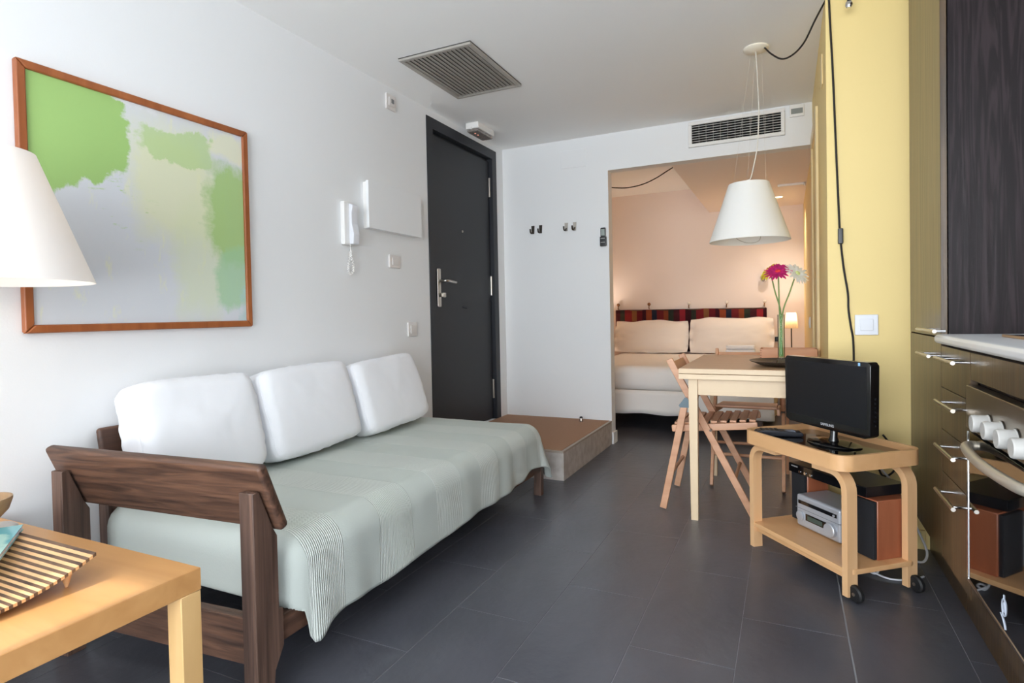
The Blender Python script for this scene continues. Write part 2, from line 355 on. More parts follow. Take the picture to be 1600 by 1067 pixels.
# ------------------------------------------------------------------ painting
def painting():
    y0, y1, z0, z1 = 0.9614, 1.7932, 0.9785, 1.8123
    t = thing('framed_painting', 'large square abstract painting in green and white with brown wooden frame', 'painting', (0.01, (y0 + y1) / 2, z0))
    fw = .026
    def mitre(nme, p):
        bm = new(); prism(bm, p, 'x', 0.002, 0.026, .005, 3); obj(nme, bm, framewood, t)
    g_ = .0006
    mitre('frame_rail', [(y0 + g_, z1), (y1 - g_, z1), (y1 - fw - g_, z1 - fw), (y0 + fw + g_, z1 - fw)])
    mitre('frame_rail', [(y0 + g_, z0), (y1 - g_, z0), (y1 - fw - g_, z0 + fw), (y0 + fw + g_, z0 + fw)])
    mitre('frame_stile', [(y0, z0 + g_), (y0, z1 - g_), (y0 + fw, z1 - fw - g_), (y0 + fw, z0 + fw + g_)])
    mitre('frame_stile', [(y1, z0 + g_), (y1, z1 - g_), (y1 - fw, z1 - fw - g_), (y1 - fw, z0 + fw + g_)])
    m = bpy.data.materials.new('abstract_paint'); m.use_nodes = True; N, L = nt(m); b = N['Principled BSDF']; b.inputs['Roughness'].default_value = .75
    tc = N.new('ShaderNodeNewGeometry'); sp = N.new('ShaderNodeSeparateXYZ'); L.new(tc.outputs['Position'], sp.inputs[0])
    def val(x): return x
    def math_(op, a, c=0, clamp=False):
        q = N.new('ShaderNodeMath'); q.operation = op; q.use_clamp = clamp
        for i, s in enumerate((a, c)):
            if isinstance(s, (int, float)): q.inputs[i].default_value = s
            else: L.new(s, q.inputs[i])
        return q.outputs[0]
    s = math_('DIVIDE', math_('SUBTRACT', sp.outputs[1], y0), y1 - y0); tt = math_('DIVIDE', math_('SUBTRACT', sp.outputs[2], z0), z1 - z0)
    def nz(scale, det, rough=.6, stretch=(1, 1, 1)):
        mp = N.new('ShaderNodeMapping'); mp.inputs['Scale'].default_value = stretch; L.new(tc.outputs['Position'], mp.inputs[0])
        q = N.new('ShaderNodeTexNoise'); q.inputs['Scale'].default_value = scale; q.inputs['Detail'].default_value = det; q.inputs['Roughness'].default_value = rough; L.new(mp.outputs[0], q.inputs['Vector']); return math_('SUBTRACT', q.outputs[0], .5)
    n1 = nz(4.5, 10, .62); n1b = nz(5.3, 10, .62, (1, 1.2, .9)); n2 = nz(26, 10, .75); n3 = nz(7, 8, .7, (1, 2.5, .8)); n5 = nz(40, 6, .7, (1, .35, 1.6)); n6 = nz(2.2, 3, .5)
    sw = math_('ADD', math_('ADD', s, math_('MULTIPLY', n1, .26)), math_('MULTIPLY', n5, .05)); tw = math_('ADD', math_('ADD', tt, math_('MULTIPLY', n1b, .26)), math_('MULTIPLY', n2, .07))
    def blob(cs, ct, rs, rt, soft=.12, e=2.6):
        a = math_('DIVIDE', math_('SUBTRACT', sw, cs), rs); c = math_('DIVIDE', math_('SUBTRACT', tw, ct), rt)
        d = math_('POWER', math_('ADD', math_('POWER', math_('ABSOLUTE', a), e), math_('POWER', math_('ABSOLUTE', c), e)), 1 / e)
        return math_('DIVIDE', math_('SUBTRACT', 1.0, d), soft, False)
    def lay(base, col, mask, k=1.0):
        mk = math_('MULTIPLY', math_('ADD', mask, 0, True), k)
        mx = N.new('ShaderNodeMix'); mx.data_type = 'RGBA'; L.new(mk, mx.inputs[0])
        if isinstance(base, tuple): mx.inputs[6].default_value = base
        else: L.new(base, mx.inputs[6])
        mx.inputs[7].default_value = col; return mx.outputs[2]
    c = lay(S(212, 215, 220), S(226, 228, 196), math_('MULTIPLY', math_('ADD', n3, -.07), 9), .75)
    c = lay(c, S(220, 222, 182), blob(.60, .66, .26, .34, .45), .8)
    c = lay(c, S(212, 220, 176), blob(.72, .30, .16, .34, .5), .55)
    c = lay(c, S(226, 226, 196), blob(.90, .90, .14, .10, .4), .8)
    c = lay(c, S(178, 206, 138), blob(.63, .83, .20, .085, .12, 5), .75)
    c = lay(c, S(164, 196, 122), blob(.94, .55, .22, .27, .2), .92)
    c = lay(c, S(162, 202, 158), blob(.92, .25, .15, .17, .25), .8)
    c = lay(c, S(172, 206, 204), blob(1.0, .14, .06, .2, .4), .75)
    c = lay(c, S(158, 194, 116), blob(.06, .88, .36, .33, .05), 1)
    c = lay(c, S(176, 206, 130), math_('MULTIPLY', math_('MULTIPLY', math_('ADD', blob(.10, .86, .33, .3, .2), 0, True), math_('ADD', n6, .03)), 5), .6)
    c = lay(c, S(220, 222, 222), blob(.43, .99, .10, .05, .3), .9)
    c = lay(c, S(168, 200, 128), math_('MULTIPLY', math_('MULTIPLY', math_('ADD', blob(.38, .50, .16, .16, .5), 0, True), math_('ADD', n5, -.10)), 14), .8)
    L.new(c, b.inputs['Base Color'])
    bm = new(); box(bm, .002, .016, y0 + fw - .003, y1 - fw + .003, z0 + fw - .003, z1 - fw + .003)
    cv = link_m(bm, 'canvas', m, t)
def link_m(bm, name, mat, parent): return obj(name, bm, mat, parent, smooth=0)
painting()

# ------------------------------------------------------------------ things on the left wall
t = thing('intercom_phone', 'white wall intercom handset with coiled cord', 'intercom', (0, 2.45, 1.39))
bm = new(); box(bm, 0.0, .03, 2.405, 2.485, 1.392, 1.62, .008); obj('base', bm, white_pl, t)
bm = new(); prism(bm, [(.03, 1.395), (.058, 1.395), (.062, 1.45), (.05, 1.50), (.05, 1.56), (.058, 1.60), (.03, 1.612)], 'y', 2.437, 2.487, .006, 2); obj('handset', bm, white_pl2, t)
bm = new(); box(bm, .012, .03, 2.486, 2.491, 1.405, 1.425); obj('button', bm, black_pl, t)
path = smoothpath([(.025, 2.45, 1.393), (.025, 2.452, 1.36), (.025, 2.448, 1.335), (.03, 2.43, 1.29), (.03, 2.427, 1.26), (.03, 2.442, 1.235), (.03, 2.462, 1.255), (.03, 2.463, 1.29), (.028, 2.452, 1.335), (.025, 2.455, 1.36)], 14)
bm = new(); hel = []
for i, p in enumerate(path):
    a = i * 1.35; hel.append(p + Vector((math.cos(a), math.sin(a), 0.3 * math.sin(a))) * (.0055 if i > 16 else .001))
tube(bm, hel, .0022, 6); obj('coiled_cord', bm, white_pl, t)
t.location.y -= .024

t = thing('fuse_box_cover', 'white rectangular fuse box cover on the wall beside the door', 'fuse box', (0, 2.86, 1.49))
bm = new(); box(bm, 0, .03, 2.57, 3.05, 1.50, 1.757, .002); obj('back_box', bm, white_pl, t)
bm = new(); box(bm, .031, .05, 2.555, 3.062, 1.499, 1.759, .003); obj('lid', bm, white_wall, t)

def wall_switch(name, label, y0, y1, z0, z1, plane, cat='light switch', rock=True, led=False, m=None):
    m = m or switch_m
    """plane: ('x', value) facing +x or ('y', value) facing -y"""
    ax, v = plane
    def B(bm, u0, u1, z0, z1, d0, d1, bev): return box(bm, v + d0, v + d1, u0, u1, z0, z1, bev) if ax == 'x' else box(bm, u0, u1, v - d1, v - d0, z0, z1, bev)
    loc = (v, (y0 + y1) / 2, z0) if ax == 'x' else ((y0 + y1) / 2, v, z0)
    t = thing(name, label, cat, loc)
    bm = new(); B(bm, y0, y1, z0, z1, 0, .012, .003); obj('plate', bm, m, t)
    w, h = (y1 - y0), (z1 - z0)
    bm = new(); B(bm, y0 + w * .22, y1 - w * .22, z0 + h * .22, z1 - h * .22, .0115, .0165, .0015); r = obj('rocker' if rock else 'sensor', bm, m, t)
    if led:
        bm = new(); B(bm, y0 + w * .42, y1 - w * .3, z0 + h * .42, z1 - h * .3, .0165, .018, 0); obj('lens', bm, M('grey_lens', S(120, 120, 122), .3), r)
    return t
wall_switch('light_switch', 'white light switch on the wall below the fuse box cover', 2.782, 2.885, 1.298, 1.374, ('x', 0))
wall_switch('light_switch', 'white light switch low on the wall just above the cushions', 2.953, 3.043, .885, .972, ('x', 0))
wall_switch('alarm_sensor', 'small white sensor plate high on the wall near the ceiling', 2.788, 2.878, 2.228, 2.318, ('x', 0), 'sensor', False, True)

# ------------------------------------------------------------------ things on the partition
for i, (x, lab) in enumerate(((.263, 'leftmost small metal coat hook on the partition wall'), (.330, 'second small metal coat hook from the left on the partition'),
                              (.548, 'third small metal coat hook from the left on the partition'), (.617, 'rightmost small metal coat hook on the partition, nearest the remote'))):
    t = thing('coat_hook', lab, 'hook', (x, YB, 1.66), group='metal coat hooks on the partition')
    bm = new(); prism(bm, [(x - .011, 1.655), (x + .010, 1.655), (x + .014, 1.72), (x - .014, 1.72)], 'y', YB - .004, YB, .001, 1); obj('plate', bm, darkmetal if i < 2 else steel, t)
    bm = new(); tube(bm, smoothpath([(x, YB - .004, 1.675), (x - .003, YB - .02, 1.66), (x - .008, YB - .034, 1.663), (x - .01, YB - .036, 1.69)], 4), .006, 8); obj('prong', bm, darkmetal, t)
t = thing('cover_plate', 'blank white cover plate high on the partition wall', 'cover plate', (.615, YB, 2.14))
bm = new(); box(bm, .513, .717, YB - .006, YB, 2.142, 2.28, .002, 1); obj('plate', bm, white_wall, t)

t = thing('remote_control', 'black air conditioning remote in its holder beside the bed opening', 'remote', (.847, YB, 1.52))
bm = new(); box(bm, .822, .872, YB - .022, YB, 1.515, 1.59, .006); obj('holder', bm, black_pl, t)
bm = new(); box(bm, .827, .867, YB - .02, YB - .003, 1.545, 1.658, .007); rb = obj('body', bm, black_gl, t)
bm = new(); box(bm, .833, .861, YB - .0212, YB - .02, 1.597, 1.645); obj('display', bm, M('lcd_grey', S(150, 160, 156), .3), rb)
for r in range(2):
    for k in range(3):
        bm = new(); box(bm, .832 + k * .011, .839 + k * .011, YB - .0245, YB - .022, 1.572 - r * .03, 1.577 - r * .03); obj('button', bm, grey_cord, t)

t = thing('air_conditioning_vent', 'white rectangular air vent with black slots above the bed opening', 'vent', (1.797, YB, 2.17))
vx0, vx1, vz0, vz1 = 1.485, 2.108, 2.172, 2.350
bm = new(); prism(bm, [(vx0, vz0), (vx1, vz0), (vx1, vz1), (vx0, vz1)], 'y', YB - .004, YB - .0005); obj('backing', bm, M('vent_black', S(14, 13, 13), .9), t)
for (a, b, c, d) in ((vx0, vx1, vz0, vz0 + .024), (vx0, vx1, vz1 - .024, vz1), (vx0, vx0 + .024, vz0 + .024, vz1 - .024), (vx1 - .024, vx1, vz0 + .024, vz1 - .024)):
    bm = new(); box(bm, a, b, YB - .018, YB - .002, c, d, .003, 1); obj('vent_frame', bm, white_pl, t)
for i in range(7):
    z = vz0 + .038 + i * .0172
    bm = new(); bar(bm, (vx0 + .024, YB - .012, z), (vx1 - .024, YB - .009, z), .006, .0019, up=(0, .1, 1)); obj('louvre', bm, white_pl, t)
for i in range(1, 12):
    x = vx0 + .024 + (vx1 - vx0 - .048) * i / 12
    bm = new(); box(bm, x - .001, x + .001, YB - .007, YB - .004, vz0 + .024, vz1 - .024); obj('fin', bm, grm, t)
t = thing('thermostat', 'small white thermostat with grey display beside the air vent', 'thermostat', (2.18, YB, 2.28))
bm = new(); box(bm, 2.137, 2.224, YB - .014, YB, 2.282, 2.362, .004); q = obj('body', bm, white_pl, t)
bm = new(); box(bm, 2.146, 2.216, YB - .016, YB - .0135, 2.30, 2.335, .001, 1); obj('display', bm, M('lcd_dark', S(140, 144, 142), .25), q)

t = thing('door_stop', 'tiny white door stop on the entry step', 'door stop', (.678, 4.228, PH + .003))
bm = new(); lathe(bm, [(.014, PH + .003), (.014, PH + .015), (.010, PH + .03)], (.678, 4.228, 0), 16); obj('post', bm, steel, t)
bm = new(); lathe(bm, [(.012, PH + .03), (.012, PH + .038), (.005, PH + .042)], (.678, 4.228, 0), 16); obj('cap', bm, black_pl, t)

# switches on the yellow wall
wall_switch('light_switch', 'white square light switch on the yellow wall above the television', 2.372, 2.458, .890, .977, ('y', YY), m=white_pl2)
t = thing('light_switch', 'small white switch far back on the side wall near the bedside lamp', 'light switch', (XR, 5.0, .88))
bm = new(); box(bm, XR - .01, XR, 4.96, 5.05, .86, .945, .002); obj('plate', bm, white_pl, t)
bm = new(); box(bm, XR - .013, XR - .009, 4.98, 5.03, .88, .925, .001); obj('rocker', bm, white_pl, t)

# ------------------------------------------------------------------ sofa (daybed)
sofa = thing('daybed_sofa', 'dark walnut daybed sofa frame with slanted plank armrest', 'sofa', (.45, 2.05, 0))
post = [(1.045, 0), (1.045, .562), (1.066, .562), (1.107, .457), (1.122, .43), (1.122, .235), (1.135, .23), (1.135, .13), (1.122, .105), (1.105, .075), (1.098, 0)]
def skew(bm):   # the arm stands slightly out of square: its wall end comes forward
    for v in bm.verts: v.co.y -= .062 * max(0, (.874 - v.co.x)) / .77
    return bm
for x0 in (.828, .092):
    bm = new(); prism(bm, post, 'x', x0, x0 + .046, .002, 1); obj('arm_post', skew(bm), walnut_z, sofa)
def slab(y_t, z_t, y_b, z_b, th):
    d = Vector((y_b - y_t, z_b - z_t)).normalized(); nrm = Vector((-d.y, d.x)) * th / 2
    p = [Vector((y_t, z_t)), Vector((y_b, z_b))]
    return [tuple(p[0] + nrm), tuple(p[1] + nrm), tuple(p[1] - nrm), tuple(p[0] - nrm)]
bm = new(); prism(bm, slab(1.062, .632, 1.134, .447, .030), 'x', .052, .893, .011, 3); obj('armrest_plank', skew(bm), walnut, sofa)
bm = new(); prism(bm, slab(.026, .655, .056, .50, .024), 'y', 1.15, 2.86, .011, 3)
obj('backrest_plank', bm, walnut_y, sofa)
for y in (1.16, 2.02, 2.78):
    bm = new(); prism(bm, [(.006, .10), (.075, .10), (.06, .44), (.038, .49), (.006, .49)], 'y', y, y + .045, .002, 1); obj('back_support', bm, walnut_z, sofa)
bm = new(); box(bm, .835, .868, 1.136, 2.96, .135, .205, .004); obj('front_rail', bm, walnut_y, sofa)
bm = new(); box(bm, .03, .06, 1.136, 2.96, .105, .205, .004); obj('back_rail', bm, walnut_y, sofa)
bm = new(); box(bm, .139, .826, 1.062, 1.095, .10, .225, .004); obj('end_rail', skew(bm), walnut, sofa)
bm = new(); box(bm, .068, .826, 2.93, 2.96, .105, .205, .004); obj('end_rail', bm, walnut, sofa)
for x0 in (.826, .03):
    bm = new(); prism(bm, [(2.955, 0), (2.99, 0), (3.0, .2), (2.961, .2)], 'x', x0, x0 + .044, .002, 1); obj('leg', bm, walnut_z, sofa)
for y in [1.30 + .2 * i for i in range(8)]:
    bm = new(); box(bm, .062, .833, y, y + .06, .185, .203, .002, 1); obj('bed_slat', bm, walnut, sofa)

# mattress under the throw
bm = new(); box(bm, .09, .845, 1.165, 2.955, .206, .372, .05, 4)
mt = tag(obj('daybed_mattress', bm, M('mattress_ticking', S(196, 204, 196), .95, spec=.1)), 'mattress of the daybed, seen only under the throw', 'mattress')

# sage green throw
throw_m = bpy.data.materials.new('sage_throw'); throw_m.use_nodes = True
N, L = nt(throw_m); pb = N['Principled BSDF']; pb.inputs['Roughness'].default_value = .95; pb.inputs['Specular IOR Level'].default_value = .1
at = N.new('ShaderNodeUVMap'); sx = N.new('ShaderNodeSeparateXYZ'); L.new(at.outputs[0], sx.inputs[0])
rp = N.new('ShaderNodeValToRGB'); rp.color_ramp.interpolation = 'CONSTANT'; els = rp.color_ramp.elements
bands = [1.20, 1.357, 1.522, 1.713, 1.872, 2.059, 2.224, 2.398, 2.557, 2.71, 2.86]
els[0].position = 0; els[0].color = (0, 0, 0, 1); els[1].position = (bands[0] - .8) / 2.6; els[1].color = (1, 1, 1, 1)
for i, b_ in enumerate(bands[1:]):
    q = els.new((b_ - .8) / 2.6); q.color = (1, 1, 1, 1) if i % 2 else (0, 0, 0, 1)
L.new(sx.outputs[1], rp.inputs[0])
wv = N.new('ShaderNodeTexWave'); wv.wave_type = 'BANDS'; wv.bands_direction = 'Y'; wv.inputs['Scale'].default_value = 110; wv.inputs['Distortion'].default_value = 0.6
wx = N.new('ShaderNodeTexNoise'); wx.inputs['Scale'].default_value = 400
L.new(at.outputs[0], wv.inputs['Vector']); L.new(at.outputs[0], wx.inputs['Vector'])
mm = N.new('ShaderNodeMath'); mm.operation = 'MULTIPLY'; L.new(wv.outputs[1], mm.inputs[0]); L.new(rp.outputs[0], mm.inputs[1])
mc = N.new('ShaderNodeMix'); mc.data_type = 'RGBA'; mc.inputs[6].default_value = S(192, 199, 193); mc.inputs[7].default_value = S(226, 228, 222)
mk = N.new('ShaderNodeMath'); mk.operation = 'MULTIPLY_ADD'; L.new(mm.outputs[0], mk.inputs[0]); mk.inputs[1].default_value = .5; mk.inputs[2].default_value = .06
L.new(mk.outputs[0], mc.inputs[0]); L.new(mc.outputs[2], pb.inputs['Base Color'])
ad = N.new('ShaderNodeMath'); ad.operation = 'MULTIPLY_ADD'; L.new(wx.outputs[0], ad.inputs[0]); ad.inputs[1].default_value = .25; L.new(mm.outputs[0], ad.inputs[2])
bp = N.new('ShaderNodeBump'); bp.inputs['Strength'].default_value = .8; bp.inputs['Distance'].default_value = .002; L.new(ad.outputs[0], bp.inputs['Height']); L.new(bp.outputs[0], pb.inputs['Normal'])
def interp(tab, x):
    if x <= tab[0][0]: return tab[0][1]
    for (a, fa), (b, fb) in zip(tab, tab[1:]):
        if x <= b: t = (x - a) / (b - a); t = t * t * (3 - 2 * t); return fa + (fb - fa) * t
    return tab[-1][1]
def throw():
    ax, by, zt, r = .802, 2.895, .402, .082
    nb = 1.225; rn = .075
    hem = [(1.14, .20), (1.19, .12), (1.235, .088), (1.30, .122), (1.37, .13), (1.55, .123), (1.70, .137), (1.93, .139), (2.2, .15), (2.36, .146), (2.65, .158), (2.80, .19), (2.90, .18)]
    def hv(s, r):
        a = min(s / r, PI / 2); return r * math.sin(a), r * (1 - math.cos(a)) + max(0, s - r * PI / 2)
    bs = []; b = nb - .30
    LN, LFAR = .255, .33
    NBn, NBm, NBf = 14, 110, 20
    vs_b = [nb - LN * (1 - i / NBn) for i in range(NBn)] + [nb + (by - nb) * i / NBm for i in range(NBm)] + [by + LFAR * i / NBf for i in range(NBf + 1)]
    As = [.075 + (ax - .075) * i / 30 for i in range(30)]; NF = 30
    bm = new(); uvl = bm.loops.layers.uv.new('UVMap'); grid = []; uvs = {}
    for b in vs_b:
        row = []
        bb = min(max(b, 1.14), 2.9)
        drop = zt - interp(hem, bb)
        LF = drop - r + r * PI / 2
        for k in range(len(As) + NF + 1):
            if k < len(As): a = As[k]; ox = 0
            else: ox = LF * (k - len(As)) / NF; a = ax + ox
            oy = max(0, b - by); on = max(0, nb - b)
            x, y, z = min(a, ax), min(max(b, nb), by), zt
            wob = 0
            if oy > 0 or (ox > 0 and on == 0):
                Lq = math.hypot(ox, oy); Lq0 = Lq; dx, dy = (ox / Lq, oy / Lq) if Lq > 0 else (0, 0)
                if ox > 0 and oy > 0: Lq = min(Lq, .352)
                h, v = hv(Lq, r)
                f = max(0, v - .05)
                ph = (b * 11.0 + 1.3 * math.sin(b * 5)) if oy == 0 else (by * 11 + math.atan2(oy, ox + 1e-6) * 5.0)
                wob = f * (.022 * math.sin(ph) + .02 * math.sin(ph * 2.3 + 1) ) + f * (0.08 + .20 * min(1, min(ox, oy) / .12) if oy > 0 and ox > 0 else .02)
                x += dx * (h + wob); y += dy * (h + wob); z -= v
            elif on > 0:
                h, v = hv(on, rn)
                if ox > 0:
                    hx, vx = hv(ox, r); Lq = math.hypot(ox, on); d1, d2 = ox / Lq, on / Lq; h2, v2 = hv(Lq, r)
                    v2 = min(v2, zt - interp([(0, .088), (.03, .115), (.08, .19), (.26, .215)], on)); x += d1 * h2 * (1 if ox > 0 else 0); y -= d2 * min(h2, rn); z -= v2
                else: y -= h; z -= min(v, .185)
            if z > zt - .02:
                z += .004 * noise.noise(Vector((x * 5, y * 3.2, 3))) + .0025 * noise.noise(Vector((x * 26, y * 9, 1)))
            else:
                x += .004 * noise.noise(Vector((y * 9, z * 7, 2)))
            vtx = bm.verts.new((x, y, z)); uvs[vtx] = (a, (b - .8) / 2.6); row.append(vtx)
        grid.append(row)
    for i in range(len(grid) - 1):
        for k in range(len(grid[0]) - 1):
            f = bm.faces.new((grid[i][k], grid[i][k + 1], grid[i + 1][k + 1], grid[i + 1][k]))
            for lp in f.loops: lp[uvl].uv = uvs[lp.vert]
    o = obj('sofa_throw', bm, throw_m, smooth=80)
    md = o.modifiers.new('thickness', 'SOLIDIFY'); md.thickness = .004; md.offset = 1
    return tag(o, 'sage green woven throw with textured bands draped over the daybed', 'throw')
throw()

def soft_co(p, d, w, h, e, bulge, wr, seed):
    x, y, z = p
    L_ = (abs(y) ** e + abs(z) ** e) ** (1 / e); M_ = max(abs(y), abs(z))
    k = M_ / L_ if L_ > 1e-6 else 1
    y2, z2 = y * k, z * k
    edge = max(0, 1 - M_ ** 3.0)
    x2 = x * (1 - bulge + bulge * edge)
    if M_ > .86: x2 *= 1 - .16 * ((M_ - .86) / .14) ** 2
    if abs(x) > .6: s_ = 1 - .045 * ((abs(x) - .6) / .4) ** 2; y2 *= s_; z2 *= s_
    co = Vector((x2 * d / 2, y2 * w / 2, z2 * h / 2))
    nv = noise.noise(Vector((co.x * 6 + seed, co.y * 7, co.z * 7 + seed * 2))) * wr * 1.6 + noise.noise(Vector((co.x * 30, co.y * 22 + seed, co.z * 22))) * wr * .7
    if M_ > .9: nv += .004 * noise.noise(Vector((co.x * 14, co.y * 45 + seed, co.z * 45)))
    return co + co.normalized() * nv
def soft(bm, d, w, h, n=14, e=5.0, bulge=.18, wr=.006, seed=0):
    """soft box cushion centred at the origin: d along x, w along y, h along z"""
    vmap = {}
    def vert(p):
        key = tuple(round(c, 5) for c in p)
        if key not in vmap: vmap[key] = bm.verts.new(soft_co(p, d, w, h, e, bulge, wr, seed))
        return vmap[key]
    rng = [-1 + 2 * i / n for i in range(n + 1)]
    for ax in range(3):
        for sg in (-1, 1):
            for i in range(n):
                for j in range(n):
                    q = []
                    for (a, b) in ((rng[i], rng[j]), (rng[i + 1], rng[j]), (rng[i + 1], rng[j + 1]), (rng[i], rng[j + 1])):
                        p = [0, 0, 0]; p[ax] = sg; p[(ax + 1) % 3] = a; p[(ax + 2) % 3] = b; q.append(vert(p))
                    bm.faces.new(q if sg > 0 else q[::-1])
    return bm
def soft_seam(d, w, h, xp, e, bulge, wr, seed, n=40):
    out = []
    for (a, b) in (((-1, -1), (1, -1)), ((1, -1), (1, 1)), ((1, 1), (-1, 1)), ((-1, 1), (-1, -1))):
        for i in range(n): t = i / n; out.append(soft_co((xp, a[0] + (b[0] - a[0]) * t, a[1] + (b[1] - a[1]) * t), d, w, h, e, bulge, wr, seed))
    out.append(out[0]); return out
for i, (yc, w, h, lean, rz, rx, lab) in enumerate(((1.412, .475, .385, 14, -1, 0, 'white box cushion nearest the wooden armrest'), (1.945, .54, .38, 16, 1, 1.5, 'middle white box cushion on the daybed'), (2.515, .55, .375, 17, 2, 2.5, 'white box cushion farthest along the daybed, nearest the door'))):
    t = thing('sofa_cushion', lab, 'cushion', (.165, yc, .405), group='white back cushions on the daybed')
    bm = new(); soft(bm, .165, w, h, 40, 8.5, .14, .004, i * 7.3)
    mtx = Matrix.Translation((0, 0, h / 2 + .012)) @ Matrix.Rotation(math.radians(rz), 4, 'Z') @ Matrix.Rotation(math.radians(rx), 4, 'X') @ Matrix.Rotation(math.radians(-lean), 4, 'Y')
    bmesh.ops.transform(bm, matrix=mtx, verts=bm.verts); obj('cover', bm, cush_m, t, 80, local=True)
    bm = new(); tube(bm, soft_seam(.165, w, h, .86, 8.5, .14, .004, i * 7.3), .0016, 6, False)
    bmesh.ops.transform(bm, matrix=mtx, verts=bm.verts); obj('seam', bm, cush_m, t, 80, local=True)

# ------------------------------------------------------------------ side table and what stands on it
st = thing('coffee_table', 'low birch coffee table with square legs beside the armrest', 'table', (.45, .6, 0))
TX0, TX1, TY0, TY1, TZ = .01, .907, .32, .873, .45
bm = new(); box(bm, TX0, TX1, TY0, TY1, TZ - .05, TZ, .0015, 1); obj('table_top', bm, birch_x, st)
for x in (TX0, TX1 - .05):
    for y in (TY0, TY1 - .05):
        bm = new(); box(bm, x + .001, x + .049, y + .001, y + .049, 0, TZ - .05, .0015, 1); obj('leg', bm, birch_z, st)
# table lamp
lx, ly = .252, .773
t = thing('table_lamp', 'lit table lamp with large white conical shade on the coffee table', 'lamp', (lx, ly, TZ))
bm = new(); lathe(bm, [(.048, TZ), (.048, TZ + .03), (.04, TZ + .036), (.008, TZ + .038)], (lx, ly, 0), 32); obj('base', bm, steel, t)
bm = new(); tube(bm, [(lx, ly, TZ + .014), (lx, ly, 1.42)], .006, 10); obj('stem', bm, steel, t)
def cone_shade(name, x, y, z0, z1, r0, r1, mat, parent, n=64, th=.0015):
    bm = new(); lathe(bm, [(r0, z0), (r1, z1), (r1 - th, z1), (r0 - th, z0)], (x, y, 0), n, caps=False)
    b2 = bm; ring0 = None
    bm.verts.ensure_lookup_table()
    for k in range(n): bm.faces.new((bm.verts[k], bm.verts[(k + 1) % n], bm.verts[3 * n + (k + 1) % n], bm.verts[3 * n + k]))
    bmesh.ops.recalc_face_normals(bm, faces=bm.faces)
    return obj(name, bm, mat, parent, 30)
cone_shade('lamp_shade', lx, ly, 1.1164, 1.4533, .2335, .1127, shade_lit, t)
bm = new()
for k in range(3):
    a = 2 * PI * k / 3; tube(bm, [(lx, ly, 1.41), (lx + .113 * math.cos(a), ly + .113 * math.sin(a), 1.445)], .002, 6)
obj('shade_carrier', bm, steel, t)
bm = new(); bmesh.ops.create_uvsphere(bm, u_segments=16, v_segments=10, radius=.03); bmesh.ops.translate(bm, vec=(lx + .04, ly, 1.32), verts=bm.verts); obj('bulb', bm, bulb_m, t)
def point(name, loc, e, col, r=.03, parent=None):
    l = bpy.data.lights.new(name, 'POINT'); l.energy = e; l.color = col; l.shadow_soft_size = r
    o = bpy.data.objects.new(name, l); COL.objects.link(o); o.location = loc
    if parent is not None: o.parent = parent; o.location = Vector(loc) - parent.location
    return o
point('lamp_light', (lx - .03, ly, 1.30), 0.7, (1, .88, .74), .04, t)

# striped strip-wood dish
dish = thing('striped_dish', 'curved striped wooden dish on tapered feet on the coffee table', 'dish', (.58, .54, TZ))
d_l = M('dish_light_wood', S(222, 178, 128), .5, col2=S(206, 160, 112), scale=(6, 80, 80)); d_d = M('dish_dark_wood', S(70, 48, 36), .55, col2=S(112, 84, 62), scale=(10, 60, 60))
NS = 57; X0, X1, Y0, Y1 = .425, .768, .345, .732
def dz(u): return .463 + .046 * abs(2 * u - 1) ** 2.0
for i in range(NS):
    u0, u1 = i / NS, (i + 1) / NS; ya, yb = Y0 + (Y1 - Y0) * u0, Y0 + (Y1 - Y0) * u1
    bm = new(); za, zb = dz(u0), dz(u1)
    prism(bm, [(ya, za), (yb, zb), (yb, zb + .0065), (ya, za + .0065)], 'x', X0, X1)
    obj('strip', bm, d_d if i % 2 == 0 else d_l, dish)
for x in (.465, .728):
    for y in (.385, .694):
        zt = dz((y - Y0) / (Y1 - Y0)) + .001
        bm = new(); lathe(bm, [(.003, TZ), (.014, zt - .004), (.014, zt)], (x, y, 0), 14); obj('foot', bm, bent, dish)
t = thing('booklet', 'teal glossy booklet lying in the striped dish', 'booklet', (.513, .70, .5115), math.radians(-35))
teal = M('teal_cover', S(96, 164, 170), .2, col2=S(168, 206, 196), scale=(14, 14, 14), contrast=(.45, .55))
bm = new(); box(bm, -.09, .173, -.10, .0, .012, .013); obj('cover', bm, teal, t, local=True)
bm = new(); box(bm, -.089, .171, -.098, -.002, .002, .0118); obj('pages', bm, white_pl2, t, local=True)
bm = new(); box(bm, -.09, .173, -.10, .0, .0005, .0018); obj('back_cover', bm, teal, t, local=True)
t = thing('wooden_bowl', 'wooden footed bowl at the far left of the coffee table', 'bowl', (.346, .709, TZ))
bm = new(); lathe(bm, [(.03, TZ), (.03, TZ + .008), (.012, TZ + .02), (.012, TZ + .06), (.03, TZ + .08), (.052, TZ + .105), (.060, TZ + .13), (.060, TZ + .136), (.055, TZ + .136), (.045, TZ + .11), (.02, TZ + .09), (.001, TZ + .088)], (.346, .709, 0), 40); obj('bowl_body', bm, wood('bowl_wood', S(150, 118, 84), S(190, 158, 120), 'x', .5, 40), t)

